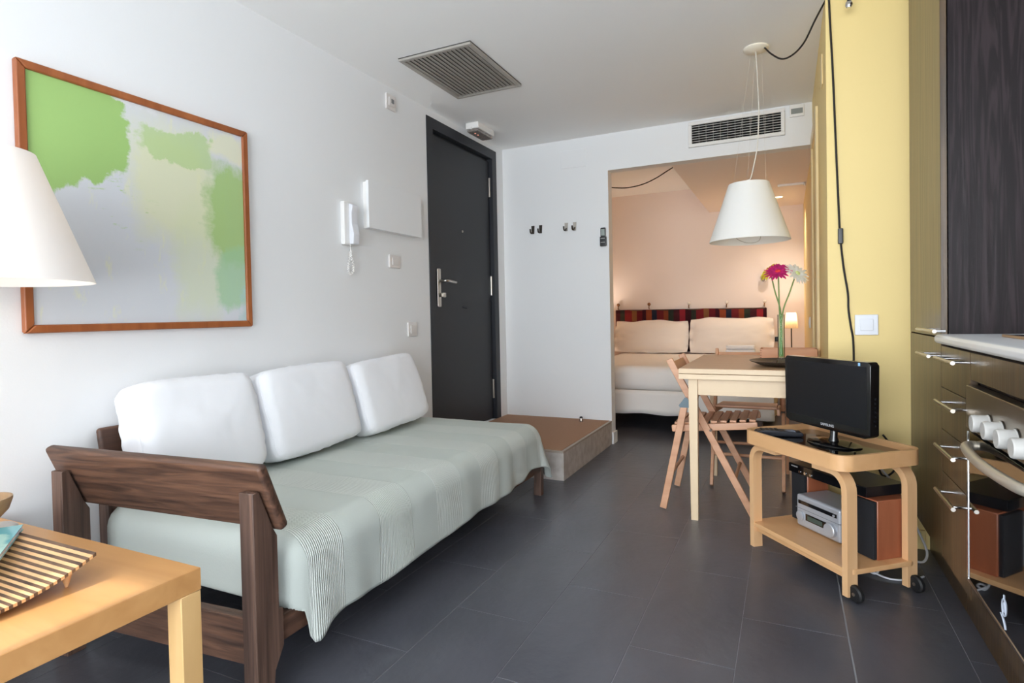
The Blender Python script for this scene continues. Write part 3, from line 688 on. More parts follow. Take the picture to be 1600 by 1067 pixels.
# ------------------------------------------------------------------ dining table
dt = thing('dining_table', 'pale birch dining table with double layered top', 'table', (1.95, 3.31, 0))
AX0, AX1, AY0, AY1 = 1.638, 2.262, 2.845, 3.785
bm = new(); box(bm, AX0, AX1, AY0, AY1, .7105, .7335, .002, 2); o = obj('table_top', bm, pine_x, dt)
bm = new(); box(bm, AX0 + .003, AX1 - .003, AY0 + .003, AY1 - .003, .7335, .7345); obj('top_veneer', bm, tabletop, dt)
bm = new(); box(bm, AX0, AX1, AY0, AY1, .684, .7085, .002, 2); obj('extension_leaf', bm, pine_x, dt)
LGX = (1.678, AX1 - .04 - .042); LGY = (2.878, AY1 - .033 - .042)
for x in LGX:
    for y in LGY:
        bm = new(); prism(bm, [(x, y), (x + .042, y), (x + .042, y + .042), (x, y + .042)], 'z', 0, .6835)
        for v in bm.verts:
            if v.co.z < .1: v.co.x = x + .021 + (v.co.x - x - .021) * .78; v.co.y = y + .021 + (v.co.y - y - .021) * .78
        obj('leg', bm, pine_z, dt)
for y in (LGY[0] + .008, LGY[1] + .014):
    bm = new(); box(bm, LGX[0] + .043, LGX[1] - .001, y, y + .02, .605, .6835, .001, 1); obj('apron', bm, pine_x, dt)
for x in (LGX[0] + .008, LGX[1] + .014):
    bm = new(); box(bm, x, x + .02, LGY[0] + .043, LGY[1] - .001, .605, .6835, .001, 1); obj('apron', bm, beech_d, dt)
TT = .7345

# folding chairs: local x = facing direction
def folding_chair(label, loc, rz):
    t = thing('folding_chair', label, 'chair', loc, rz, group='beech folding chairs at the dining table')
    def P(nme, bm, m=beech): return obj(nme, bm, m, t, local=True)
    for s in (-1, 1):
        y = s * .188
        bm = new(); bar(bm, (.214, y, .006), (-.178, y, .765), .018, .034, up=(1, 0, .5), bev=.004); P('long_stile', bm)
        y2 = s * .208
        bm = new(); bar(bm, (-.214, y2, .004), (-.100, y2, .545), .018, .034, up=(1, 0, 0), bev=.004); P('rear_leg', bm)
        y3 = s * .166
        bm = new(); bar(bm, (-.172, y3, .408), (.235, y3, .446), .018, .036, up=(0, 0, 1), bev=.006); P('seat_rail', bm)
        bm = new(); prism(bm, [(-.122, .525), (-.063, .525), (-.058, .535), (-.088, .575), (-.098, .575), (-.128, .535)], 'y', s * .218, s * .2195, 0); P('hinge_plate', bm, M('hinge_steel', S(96, 110, 118), .5, metal=.4) if 'hinge_steel' not in MATS else MATS['hinge_steel'])
        bm = new(); lathe(bm, [(.006, s * .176), (.006, s * .199)], (.020, 0, .414), 10, 'y'); P('pivot', bm, darkmetal)
    for i in range(9):
        x = -.145 + i * .0445; z = .412 + (x + .172) / .407 * .038 + .019
        bm = new(); bar(bm, (x, -.158, z), (x, .158, z), .030, .011, up=(0, 0, 1), bev=.002); P('seat_slat', bm, beech_d)
    bm = new(); bar(bm, (-.158, -.18, .718), (-.158, .18, .718), .012, .062, up=(-.46, 0, .89), bev=.003); P('back_slat', bm, beech_d)
    bm = new(); tube(bm, [(-.178, -.2, .175), (-.178, .2, .175)], .009, 10); P('rear_stretcher', bm, beech_d)
    bm = new(); tube(bm, [(.128, -.18, .172), (.128, .18, .172)], .009, 10); P('front_stretcher', bm, beech_d)
    bm = new(); bar(bm, (-.128, -.2, .41), (-.128, .2, .41), .022, .014, up=(0, 0, 1), bev=.003); P('seat_rest', bm, beech_d)
    return t
folding_chair('slatted beech folding chair on the sofa side of the table, facing the yellow wall', (1.742, 3.205, 0), 0)
folding_chair('slatted beech folding chair behind the table, its back to the bed', (1.897, 3.695, 0), -PI / 2)

# on the table: dark tray with vase and flowers, wooden box
t = thing('serving_tray', 'shallow dark ridged tray under the flower vase', 'tray', (2.10, 3.08, TT))
traym = M('dark_tray', S(52, 48, 46), .35)
bm = new(); lathe(bm, [(.06, .001), (.12, .006), (.165, .022), (.168, .026), (.163, .025), (.12, .011), (.06, .006), (.001, .006)], (0, 0, 0), 40)
for v in bm.verts: v.co.x *= 0.93; v.co.y *= 1.0
bmesh.ops.translate(bm, vec=(2.095, 3.10, TT), verts=bm.verts); obj('tray_body', bm, traym, t)
for i in range(11):
    y = 3.02 + i * .018; hw = .112 * math.sqrt(max(0, 1 - ((y - 3.10) / .115) ** 2))
    if hw < .02: continue
    bm = new(); box(bm, 2.095 - hw * .93, 2.095 + hw * .93, y, y + .006, TT + .0055, TT + .0115, .002, 1); obj('ridge', bm, M('tray_ridge', S(88, 76, 66), .4) if 'tray_ridge' not in MATS else MATS['tray_ridge'], t)
vx, vy, vz = 2.083, 3.124, TT + .012
t = thing('flower_vase', 'tall thin glass vase on the dark tray', 'vase', (vx, vy, vz))
bm = new(); lathe(bm, [(.0005, vz), (.0225, vz), (.0225, vz + .004), (.0155, vz + .02), (.0155, vz + .235), (.0143, vz + .235), (.0143, vz + .024), (.0005, vz + .022)], (vx, vy, 0), 32)
obj('glass', bm, glass_m, t, 40)
bm = new(); lathe(bm, [(.0005, vz + .023), (.0139, vz + .025), (.0139, vz + .17), (.0005, vz + .17)], (vx, vy, 0), 24)
obj('water', bm, thin_glass('vase_water', (.90, .98, .92, 1), .1), t)
stem_m = M('flower_stem', S(120, 146, 88), .6)
def gerbera(label, tip, tilt, colr, colc, R_, base_off, backcol=None):
    t = thing('gerbera', label, 'flower', (vx, vy, vz + .03), group='gerbera flowers in the vase')
    tip = Vector(tip); nrm = Vector(tilt).normalized()
    b0 = Vector((vx + base_off[0], vy + base_off[1], vz + .03)); rim = Vector((vx + base_off[0] * -.9, vy + base_off[1] * -.9, vz + .235))
    bm = new(); tube(bm, smoothpath([b0, rim, (rim + tip) / 2 + Vector((0, 0, .008)), tip - nrm * .012], 5), .0034, 8); obj('stem', bm, stem_m, t)
    u, v = frame_of(nrm)
    pm = M('petal_' + label[:6], colr, .6, col2=tuple(min(1, c * 1.5) for c in colr[:3]) + (1,), scale=(60, 60, 60)); cm = M('disc_' + label[:6], colc, .8, bump=.6, bscale=300)
    bm = new(); lathe(bm, [(.002, -.014), (.009, -.008), (.012, 0)], (0, 0, 0), 14)
    mt_ = Matrix(((u.x, v.x, nrm.x, tip.x), (u.y, v.y, nrm.y, tip.y), (u.z, v.z, nrm.z, tip.z), (0, 0, 0, 1)))
    bmesh.ops.transform(bm, matrix=mt_, verts=bm.verts); obj('calyx', bm, stem_m if not backcol else M('calyx_pale', backcol, .6), t)
    bm = new(); lathe(bm, [(.013, .002), (.012, .006), (.006, .009), (.001, .009)], (0, 0, 0), 16); bmesh.ops.transform(bm, matrix=mt_, verts=bm.verts); obj('disc', bm, cm, t)
    for ring, (cnt, r_, rise) in enumerate(((20, R_, .12), (16, R_ * .78, .34))):
        for k in range(cnt):
            a = 2 * PI * k / cnt + ring * .17 + random.uniform(-.06, .06); rr = r_ * random.uniform(.9, 1.06); up_ = rise + random.uniform(-.1, .1)
            d = Vector((math.cos(a), math.sin(a), 0)); sd_ = Vector((-math.sin(a), math.cos(a), 0)); wd = .0065
            pts = []
            for f, wf in ((.10, .5), (.45, 1.0), (.8, .9), (1.0, .25)):
                c = d * rr * f + Vector((0, 0, rr * (up_ * f - .35 * f * f * up_ - .10 * f * f)))
                pts.append((c + sd_ * wd * wf, c - sd_ * wd * wf))
            bm = new(); vv = [(bm.verts.new(a_), bm.verts.new(b_)) for a_, b_ in pts]
            for (a0, b0_), (a1, b1) in zip(vv, vv[1:]): bm.faces.new((a0, b0_, b1, a1))
            r = bmesh.ops.solidify(bm, geom=bm.faces[:], thickness=.0009)
            bmesh.ops.transform(bm, matrix=mt_, verts=bm.verts); obj('petal', bm, pm, t, 60)
gerbera('magenta gerbera leaning toward the camera in the glass vase', (2.072, 3.112, 1.19), (-.05, -.62, .8), S(206, 44, 130), S(214, 50, 56), .068, (.006, .003))
gerbera('pale white gerbera bending right toward the yellow wall', (2.156, 3.130, 1.178), (.52, -.5, .52), S(250, 251, 244), S(214, 222, 150), .068, (-.007, .0), S(170, 196, 150))
gerbera('yellow gerbera mostly hidden behind the magenta one', (2.030, 3.19, 1.196), (-.65, -.45, .62), S(250, 222, 60), S(210, 160, 40), .056, (.0, -.007))
t = thing('wooden_box', 'small open wooden box at the back of the dining table', 'box', (2.115, 3.56, TT))
bx0, bx1, by0, by1, bh = 1.972, 2.255, 3.50, 3.655, .055
for nme, a in (('side', (bx0, bx1, by0, by0 + .009)), ('side', (bx0, bx1, by1 - .009, by1)), ('end', (bx0, bx0 + .009, by0 + .009, by1 - .009)), ('end', (bx1 - .009, bx1, by0 + .009, by1 - .009))):
    bm = new(); box(bm, *a, TT, TT + bh, .001, 1); obj(nme, bm, boxwood, t)
bm = new(); box(bm, bx0 + .009, bx1 - .009, by0 + .009, by1 - .009, TT, TT + .005); obj('bottom', bm, boxwood, t)
for i in range(4):
    bm = new(); box(bm, bx0 - .0004, bx0 + .009, by0 - .0006, by0 + .004, TT + .004 + i * .013, TT + .0105 + i * .013); obj('finger_joint', bm, M('joint_dark', S(160, 104, 70), .5) if 'joint_dark' not in MATS else MATS['joint_dark'], t)

# ------------------------------------------------------------------ pendant lamp
px_, py_ = 1.934, 3.311
t = thing('pendant_lamp', 'white conical pendant lamp hanging over the dining table', 'pendant lamp', (px_, py_, H))
bm = new(); lathe(bm, [(.062, H), (.062, H - .006), (.052, H - .016), (.02, H - .022), (.001, H - .022)], (1.976, 3.311, 0), 32); obj('canopy', bm, M('ivory_plastic', S(238, 230, 212), .4), t)
wire_m = M('pale_wire', S(216, 210, 200), .4)
bm = new(); tube(bm, smoothpath([(1.976, 3.311, H - .02), (1.982, 3.311, 2.20), (1.987, 3.311, 2.03), (1.978, 3.311, 1.86), (1.960, 3.309, 1.76), (1.946, 3.305, 1.70), (1.934, 3.305, 1.685)], 6), .0028, 8); obj('flex', bm, wire_m, t)
bm = new()
for a in (.5, 2.6, 4.7):
    tube(bm, [(1.976 + .03 * math.cos(a), 3.311 + .03 * math.sin(a), H - .015), (px_ + .095 * math.cos(a), py_ + .095 * math.sin(a), 1.655)], .0004, 4)
obj('suspension_wire', bm, wire_m, t)
cone_shade('lamp_shade', px_, py_, 1.368, 1.668, .2, .1, shade_pend, t)
# overlapping seam with small slots
ang = math.radians(-88)
sa = Vector((px_ + .2015 * math.cos(ang), py_ + .2015 * math.sin(ang), 1.368)); sb = Vector((px_ + .1015 * math.cos(ang), py_ + .1015 * math.sin(ang), 1.668))
bm = new(); bar(bm, sa, sb, .009, .0008, up=(math.cos(ang), math.sin(ang), .33)); obj('seam_strip', bm, shade_pend, t)
bm = new(); lathe(bm, [(.016, 1.60), (.018, 1.62), (.018, 1.68), (.006, 1.69)], (px_, py_, 0), 20); obj('lamp_holder', bm, white_pl, t)
bm = new()
for k in range(3):
    a = 2 * PI * k / 3 + .4; tube(bm, [(px_, py_, 1.655), (px_ + .0985 * math.cos(a), py_ + .0985 * math.sin(a), 1.655)], .002, 6)
obj('shade_spider', bm, steel, t)
bm = new(); lathe(bm, [(.006, 1.60), (.028, 1.56), (.03, 1.53), (.016, 1.505), (.001, 1.5)], (px_, py_, 0), 20); obj('bulb', bm, M('frosted_bulb', S(240, 240, 236), .4), t)
bm = new(); tube(bm, smoothpath([(px_ - .075, py_ - .06, 1.40), (px_ - .05, py_ - .08, 1.372), (px_ - .01, py_ - .085, 1.352), (px_ + .03, py_ - .09, 1.350), (px_ + .055, py_ - .085, 1.365), (px_ + .06, py_ - .08, 1.41)], 6), .0014, 6); obj('dimmer_rod', bm, steel, t)

# black cable from canopy to the yellow wall and down behind the television
t = thing('power_cable', 'black cable swagged from the pendant to the yellow wall and down behind the television', 'cable', (2.29, YY, 2.34))
bm = new(); tube(bm, smoothpath([(2.016, 3.29, H - .012), (2.05, 3.26, 2.30), (2.10, 3.21, 2.245), (2.15, 3.15, 2.235), (2.195, 3.09, 2.258), (2.235, 3.01, 2.31), (2.272, 2.93, 2.35), (2.285, 2.876, 2.352)], 7), .0042, 8); obj('swag', bm, black_cord, t)
bm = new(); tube(bm, smoothpath([(2.285, 2.88, 2.352), (2.288, 2.879, 2.25), (2.297, 2.88, 2.03), (2.304, 2.881, 1.80), (2.310, 2.881, 1.60), (2.318, 2.88, 1.352)], 6), .0042, 8); obj('upper_drop', bm, black_cord, t)
bm = new(); box(bm, 2.311, 2.331, 2.868, 2.889, 1.283, 1.35, .004); obj('inline_switch', bm, black_pl, t)
bm = new(); tube(bm, smoothpath([(2.322, 2.88, 1.285), (2.332, 2.881, 1.18), (2.347, 2.881, 1.07), (2.349, 2.881, 1.0), (2.357, 2.882, .93), (2.366, 2.882, .86), (2.368, 2.882, .70), (2.372, 2.88, .45), (2.40, 2.87, .20), (2.45, 2.86, .03)], 6), .0042, 8); obj('lower_drop', bm, black_cord, t)
bm = new(); box(bm, 2.279, 2.292, 2.874, 2.89, 2.345, 2.359, .002); obj('cable_clip', bm, black_pl, t)
t = thing('wall_spotlight', 'small black and chrome spotlight hanging at the top of the yellow wall', 'spotlight', (2.353, 2.80, H))
bm = new(); tube(bm, [(2.353, 2.80, H), (2.353, 2.80, 2.272)], .0075, 12); obj('stem', bm, black_pl, t)
bm = new(); lathe(bm, [(.004, 2.275), (.0125, 2.268), (.0145, 2.256), (.010, 2.245), (.001, 2.243)], (2.353, 2.80, 0), 18); obj('head', bm, chrome, t)
wp = thing('wall_plate', 'small yellow painted plate high on the side wall near the ceiling', 'cover plate', (XR, 3.2, 2.1))
bm = new(); box(bm, XR - .006, XR, 3.12, 3.20, 2.06, 2.20, .001, 1); obj('plate', bm, pale, wp)

# ------------------------------------------------------------------ tea trolley and electronics (local frame: x along, -y front)
TC = (2.24, 2.565, 0); TA = math.atan2(-.767, .641)
tr = thing('tea_trolley', 'bent birch tea trolley on two wheels holding the television', 'trolley', TC, TA)
def rrect(hx, hy, r, n=8):
    out = []
    for cx, cy, a0 in ((hx - r, hy - r, 0), (-hx + r, hy - r, 90), (-hx + r, -hy + r, 180), (hx - r, -hy + r, 270)):
        for i in range(n + 1):
            a = math.radians(a0 + 90 * i / n); out.append((cx + r * math.cos(a), cy + r * math.sin(a)))
    return out
def ring_prism(bm, outer, inner, z0, z1):
    n = len(outer); V = [[bm.verts.new((p[0], p[1], z)) for p in pl] for pl, z in ((outer, z0), (outer, z1), (inner, z1), (inner, z0))]
    for a, b in ((0, 1), (1, 2), (2, 3), (3, 0)):
        for k in range(n): bm.faces.new((V[a][k], V[a][(k + 1) % n], V[b][(k + 1) % n], V[b][k]))
    bmesh.ops.recalc_face_normals(bm, faces=bm.faces); return bm
HX, HY = .268, .182; TZ0, TZ1 = .447, .502
bm = new(); ring_prism(bm, rrect(HX, HY, .055), rrect(HX - .013, HY - .013, .043), TZ0, TZ1); obj('tray_rim', bm, bent_x, tr, 40, local=True)
bm = new(); prism(bm, rrect(HX - .0135, HY - .0135, .043), 'z', .462, .476); obj('tray_bottom', bm, bent_x, tr, local=True)
bm = new(); prism(bm, rrect(HX - .02, HY - .02, .036), 'z', .4765, .480); obj('tray_panel', bm, black_gl, tr, local=True)
bm = new(); prism(bm, rrect(.262, .150, .035), 'z', .088, .107, .004, 2); obj('lower_shelf', bm, bent_x, tr, local=True)
def bent_leg(sx, y, foot):
    # L-leg: upright at the tray end, bending inwards under the tray
    R_ = .075; x1 = sx * .258; w = .042; th = .024; zt = .446
    out, inn = [], []
    pts = [(x1, foot), (x1, zt - R_)]
    o = [(x1, foot), (x1, zt - R_)] + [(x1 - sx * (R_ - R_ * math.cos(a)), zt - R_ + R_ * math.sin(a)) for a in [PI / 2 * i / 8 for i in range(1, 9)]] + [(x1 - sx * .16, zt)]
    r2 = R_ - th; xi = x1 - sx * th
    i_ = [(xi, foot), (xi, zt - R_)] + [(xi - sx * (r2 - r2 * math.cos(a)), zt - R_ + r2 * math.sin(a)) for a in [PI / 2 * k / 8 for k in range(1, 9)]] + [(x1 - sx * .16, zt - th)]
    bm = new(); prism(bm, o + i_[::-1], 'y', y - w / 2, y + w / 2); return obj('bent_leg', bm, bent, tr, 30, local=True)
for sx in (-1, 1):
    for y in (-.13, .13): bent_leg(sx, y, 0.0 if sx < 0 else .012)
for y in (-.13, .13):
    bm = new(); bar(bm, (-.233, y * .98, .077), (.233, y * .98, .077), .022, .020, up=(0, 0, 1), bev=.003); obj('shelf_runner', bm, bent_x, tr, local=True)
    bm = new(); prof = [(.004, -.011), (.024, -.011), (.029, -.006), (.029, .006), (.024, .011), (.004, .011)]
    lathe(bm, prof, (.272, y, .029), 28, 'y'); wh = obj('wheel', bm, rubber, tr, local=True)
    bm = new(); lathe(bm, [(.006, -.0125), (.006, .0125)], (.272, y, .029), 12, 'y'); obj('hub', bm, steel, wh, local=True)

def trolley_thing(name, label, cat, lx=0, ly=0, lz=0, rz=0):
    c, s = math.cos(TA), math.sin(TA)
    return thing(name, label, cat, (TC[0] + lx * c - ly * s, TC[1] + lx * s + ly * c, lz), TA + rz)
# television
tv = trolley_thing('television', 'small black flat television with oval stand on the tea trolley', 'television', 0.0, .012, .4805)
x0, x1, z0, z1 = -.222, .212, .056, .331
bm = new(); prism(bm, [(x0 + .004, z0 + .012), (x0 + .03, z0), (x1 - .03, z0 - .004), (x1 - .004, z0 + .008), (x1, z1 - .012), (x1 - .012, z1), (x0 + .012, z1), (x0, z1 - .012)], 'y', -.012, .03, .005, 2); body = obj('casing', bm, black_gl, tv, local=True)
bm = new(); box(bm, x0 + .06, x1 - .06, .03, .058, z0 + .04, z1 - .05, .02, 2); obj('back_shell', bm, black_pl, tv, local=True)
bm = new(); prism(bm, [(x0 + .016, z0 + .036), (x1 - .016, z0 + .032), (x1 - .018, z1 - .018), (x0 + .018, z1 - .018)], 'y', -.0128, -.0115); obj('screen', bm, screen_m, tv, local=True)
bm = new(); box(bm, x1 - .0525, x1 - .043, -.0135, -.0128, z1 - .016, z1 - .005); obj('sticker', bm, M('blue_sticker_glow', S(150, 200, 240), .3, emit=(.3, .6, 1, 1), estr=.05), tv, local=True)  # sticker brightened by a faint glow of its own
me = text_mesh('SAMSUNG', .0145, .0003); me.transform(Matrix.Translation((.012, -.0131, z0 + .017)) @ Matrix.Rotation(PI / 2, 4, 'X')); me.materials.append(M('white_print', S(220, 222, 226), .4)); link('brand_lettering', me, tv, 0, 'white brand lettering', local=True)
for i in range(7):
    bm = new(); box(bm, x1 - .001, x1 + .001, .006, .012, .10 + i * .016, .106 + i * .016); obj('side_button', bm, black_pl, tv, local=True)
bm = new(); tube(bm, [(.02, .01, .004), (.02, .01, .03), (.02, .012, .07)], [.022, .014, .014], 16); obj('stand_neck', bm, black_gl, tv, local=True)
bm = new(); lathe(bm, [(.0005, 0), (.098, 0), (.1, .003), (.094, .008), (.05, .012), (.0005, .013)], (0, 0, 0), 40)
for v in bm.verts: v.co.x = v.co.x * 1.12 + .02; v.co.y = v.co.y * .78 + .01
obj('stand_base', bm, black_gl, tv, local=True)
# remote / cordless handset lying on the tray
rc = trolley_thing('cordless_phone', 'dark cordless handset lying on the trolley tray left of the television', 'phone', -.175, -.07, .4805, math.radians(62))
bm = new(); prism(bm, [(-.09, 0), (.085, 0), (.092, .008), (.085, .02), (-.05, .028), (-.088, .022), (-.096, .01)], 'y', -.028, .028, .006, 2); b0 = obj('body', bm, M('phone_black', S(30, 32, 40), .3), rc, local=True)
bm = new(); box(bm, .01, .06, -.02, .02, .0215, .0235); obj('display', bm, M('phone_lcd', S(140, 150, 168), .15), rc, local=True)
for i in range(4):
    for j in range(3):
        bm = new(); box(bm, -.07 + i * .018, -.058 + i * .018, -.02 + j * .0145, -.009 + j * .0145, .0235, .0285, .001, 1); obj('key', bm, black_pl, rc, local=True)

# hi-fi on the lower shelf
SZ = .1075
hf = trolley_thing('mini_stereo', 'silver mini stereo with round knobs on the lower shelf', 'stereo', -.035, .065, SZ)
bm = new(); box(bm, -.115, .115, -.075, .085, .004, .135, .012, 3); obj('cabinet', bm, silver, hf, local=True)
bm = new(); box(bm, -.1155, .1155, -.0756, .0856, .078, .080); obj('groove', bm, M('groove_grey', S(120, 124, 132), .5), hf, local=True)
bm = new(); box(bm, -.10, .10, -.0775, -.074, .098, .113, .003); sl = obj('disc_slot', bm, black_gl, hf, local=True)
bm = new(); lathe(bm, [(.005, -.080), (.005, -.077)], (.088, 0, .105), 12, 'y'); obj('eject_button', bm, silver, sl, local=True)
bm = new(); box(bm, -.06, .048, -.0775, -.074, .038, .066, .003); dp = obj('display_panel', bm, black_gl, hf, local=True)
bm = new(); box(bm, -.048, .03, -.0785, -.077, .043, .061); obj('lcd', bm, M('lcd_green', S(70, 84, 78), .2), dp, local=True)
bm = new(); lathe(bm, [(.027, -.074), (.027, -.088), (.024, -.091), (.001, -.091)], (.074, 0, .045), 28, 'y'); obj('volume_knob', bm, silver, hf, local=True)
bm = new(); lathe(bm, [(.019, -.074), (.019, -.083), (.016, -.085), (.001, -.085)], (-.086, 0, .05), 24, 'y'); obj('tuning_knob', bm, silver, hf, local=True)
for z in (.028, .062, ):
    bm = new(); lathe(bm, [(.007, .115), (.007, .1195), (.003, .121)], (0, -.035, z), 12, 'x'); obj('side_screw', bm, chrome, hf, local=True)
def speaker(label, lx, ly, w, d, h):
    t = trolley_thing('bookshelf_speaker', label, 'speaker', lx, ly, SZ)
    bm = new(); box(bm, -w / 2, w / 2, -d / 2 + .016, d / 2, 0, h, .002, 1); obj('cabinet', bm, cherry, t, local=True)
    bm = new(); box(bm, -w / 2 + .002, w / 2 - .002, -d / 2, -d / 2 + .0155, .003, h - .003, .003, 2); obj('grille', bm, M('speaker_cloth', S(26, 27, 32), .9, bump=.4, bscale=600) if 'speaker_cloth' not in MATS else MATS['speaker_cloth'], t, local=True)
    return t
speaker('cherry wood bookshelf speaker at the right end of the lower trolley shelf', .166, .076, .124, .165, .212)
speaker('cherry wood bookshelf speaker at the left end of the lower trolley shelf', -.191, .095, .078, .12, .212)
dv = trolley_thing('disc_player', 'slim black disc player resting on top of the two speakers', 'disc player', .0, .085, SZ + .212)
bm = new(); box(bm, -.20, .19, -.085, .095, .002, .04, .003); obj('casing', bm, black_pl, dv, local=True)
bm = new(); box(bm, -.198, .188, -.0875, -.0852, .004, .038); fc = obj('front_panel', bm, black_gl, dv, local=True)
for k in range(3):
    bm = new(); lathe(bm, [(.0055, -.0905), (.0055, -.087)], (-.135 + k * .03, 0, .014), 12, 'y'); obj('button', bm, chrome, dv, local=True)
me = text_mesh('SAMSUNG', .008, .0002); me.transform(Matrix.Translation((-.165, -.0878, .030)) @ Matrix.Rotation(PI / 2, 4, 'X')); me.materials.append(MATS['white_print']); link('brand_lettering', me, dv, 0, local=True)

# cables around the trolley
t = thing('power_cable', 'white looped cable lying on the floor under the trolley', 'cable', (2.45, 2.52, 0))
def onfloor(pts): return [(x, y, z) for x, y, z in pts]
bm = new(); tube(bm, smoothpath([(2.36, 2.60, .075), (2.37, 2.565, .03), (2.385, 2.55, .006), (2.40, 2.535, .006), (2.412, 2.548, .012), (2.40, 2.562, .014), (2.388, 2.55, .012), (2.41, 2.53, .006), (2.45, 2.51, .004), (2.51, 2.53, .004), (2.56, 2.58, .004)], 7), .0035, 7); obj('flex', bm, white_pl2, t)
t = thing('power_cable', 'grey cable looping down from the trolley beside the kitchen units', 'cable', (2.57, 2.72, 0))
bm = new(); tube(bm, smoothpath([(2.40, 2.80, .42), (2.44, 2.80, .36), (2.50, 2.79, .28), (2.545, 2.78, .18), (2.58, 2.755, .10), (2.597, 2.73, .045), (2.585, 2.715, .012), (2.555, 2.72, .006), (2.50, 2.76, .006)], 7), .0045, 8); obj('flex', bm, grey_cord, t)
t = thing('power_cable', 'black cable loop hanging behind the trolley against the yellow wall', 'cable', (2.5, 2.87, .3))
bm = new(); tube(bm, smoothpath([(2.475, 2.84, .45), (2.465, 2.85, .40), (2.455, 2.865, .34), (2.465, 2.87, .30), (2.49, 2.87, .30), (2.515, 2.87, .34), (2.50, 2.87, .42), (2.47, 2.87, .47)], 7), .004, 8); obj('flex', bm, black_cord, t)
t = thing('power_strip', 'small white plug socket block on the yellow wall behind the trolley', 'socket', (2.42, YY, .4))
bm = new(); box(bm, 2.39, 2.45, YY - .03, YY, .39, .47, .006); obj('body', bm, white_pl2, t)
bm = new(); lathe(bm, [(.018, YY - .06), (.02, YY - .03)], (2.42, 0, .43), 16, 'y'); obj('plug', bm, black_pl, t)

# ------------------------------------------------------------------ kitchen
KX = 2.57; KD = .018
def bar_handle(parent, x, y0, y1, z):
    bm = new(); tube(bm, [(x - .035, y0, z), (x - .035, y1, z)], .006, 12); h = obj('handle', bm, steel, parent)
    for y in (y0 + .03, y1 - .03):
        bm = new(); tube(bm, [(x - .035, y, z), (x, y, z)], .0045, 10); obj('handle_post', bm, chrome, h)
Y_T0, Y_T1 = 2.345, 2.872
tc_ = thing('tall_cabinet', 'tall dark wood kitchen cabinet reaching the ceiling beside the yellow wall', 'cabinet', (2.87, 2.6, 0))
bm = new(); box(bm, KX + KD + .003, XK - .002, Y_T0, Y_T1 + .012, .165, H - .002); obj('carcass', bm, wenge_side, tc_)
bm = new(); box(bm, KX, KX + KD, Y_T0, Y_T1, .905, H - .004, .001, 1); d1 = obj('upper_door', bm, wenge_z, tc_); bar_handle(d1, KX, 2.225 + .03, 2.53, .926)
bm = new(); box(bm, KX, KX + KD, Y_T0, Y_T1, .172, .900, .001, 1); d2 = obj('lower_door', bm, wenge_z, tc_); bar_handle(d2, KX, 2.345, 2.536, .84)
bm = new(); box(bm, 2.635, 2.655, Y_T0, Y_T1 + .012, 0, .164); obj('plinth', bm, wenge_z, tc_)
bm = new(); box(bm, KX + .004, KX + KD, Y_T1 + .002, YY, .165, H - .002); obj('filler_strip', bm, wenge_z, tc_)

Y_D0, Y_D1 = 2.008, 2.341
dc = thing('drawer_cabinet', 'dark wood kitchen base unit with four drawers beside the oven', 'cabinet', (2.87, 2.17, 0))
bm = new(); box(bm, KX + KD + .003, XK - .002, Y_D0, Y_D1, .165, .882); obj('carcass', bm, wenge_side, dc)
zs = [.876, .738, .600, .462, .174]; hz = [.843, .706, .566, .423]
for i in range(4):
    bm = new(); box(bm, KX, KX + KD, Y_D0, Y_D1, zs[i + 1] + .003, zs[i], .001, 1); d = obj('drawer', bm, wenge_z, dc); bar_handle(d, KX, 2.03, 2.25, hz[i])
bm = new(); box(bm, 2.635, 2.655, Y_D0, Y_D1, 0, .164); obj('plinth', bm, wenge_z, dc)

Y_O0, Y_O1 = 1.405, 2.003
ov = thing('built_in_oven', 'built-in oven with steel panel, white knobs and black glass door', 'oven', (2.87, 1.7, 0))
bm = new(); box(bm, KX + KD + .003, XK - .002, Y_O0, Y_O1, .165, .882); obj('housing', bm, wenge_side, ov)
bm = new(); box(bm, KX, KX + KD, Y_O0, Y_O1, .800, .876, .001, 1); obj('top_fascia', bm, wenge_z, ov)
bm = new(); box(bm, KX, KX + KD, Y_O0, Y_O1, .174, .232, .001, 1); obj('bottom_fascia', bm, wenge_z, ov)
bm = new(); box(bm, KX - .012, KX + KD, Y_O0 + .003, Y_O1 - .003, .668, .787, .004, 2); cp = obj('control_panel', bm, M('oven_steel', S(168, 158, 144), .28, metal=1), ov)
knob_grey = M('satin_knob', S(206, 204, 200), .4)
for k, y in enumerate((1.790, 1.695, 1.600, 1.505)):
    bm = new(); lathe(bm, [(.0235, -.012), (.0235, -.016), (.022, -.017), (.0215, -.046), (.0195, -.049), (.001, -.049)], (KX, y, .713), 28, 'x'); kn = obj('knob', bm, knob_grey, cp)
    bm = new(); lathe(bm, [(.025, -.0125), (.025, -.0145)], (KX, y, .713), 28, 'x'); obj('knob_collar', bm, darkmetal, kn)
bm = new(); box(bm, KX - .008, KX + KD, Y_O0 + .003, Y_O1 - .003, .238, .660, .003, 2); od = obj('oven_door', bm, black_glass, ov)
bm = new(); box(bm, KX - .0105, KX, Y_O1 - .010, Y_O1 - .003, .240, .658, .001, 1); obj('door_edge_strip', bm, chrome, od)
bm = new(); box(bm, KX - .010, KX, Y_O0 + .003, Y_O1 - .003, .236, .246, .002, 1); obj('door_bottom_strip', bm, steel, od)
hp_ = smoothpath([(KX - .006, 1.925, .632), (KX - .022, 1.922, .632), (KX - .034, 1.90, .632), (KX - .042, 1.85, .632), (KX - .048, 1.78, .632), (KX - .051, 1.70, .632), (KX - .048, 1.62, .632), (KX - .042, 1.55, .632), (KX - .034, 1.50, .632), (KX - .022, 1.478, .632), (KX - .006, 1.475, .632)], 6)
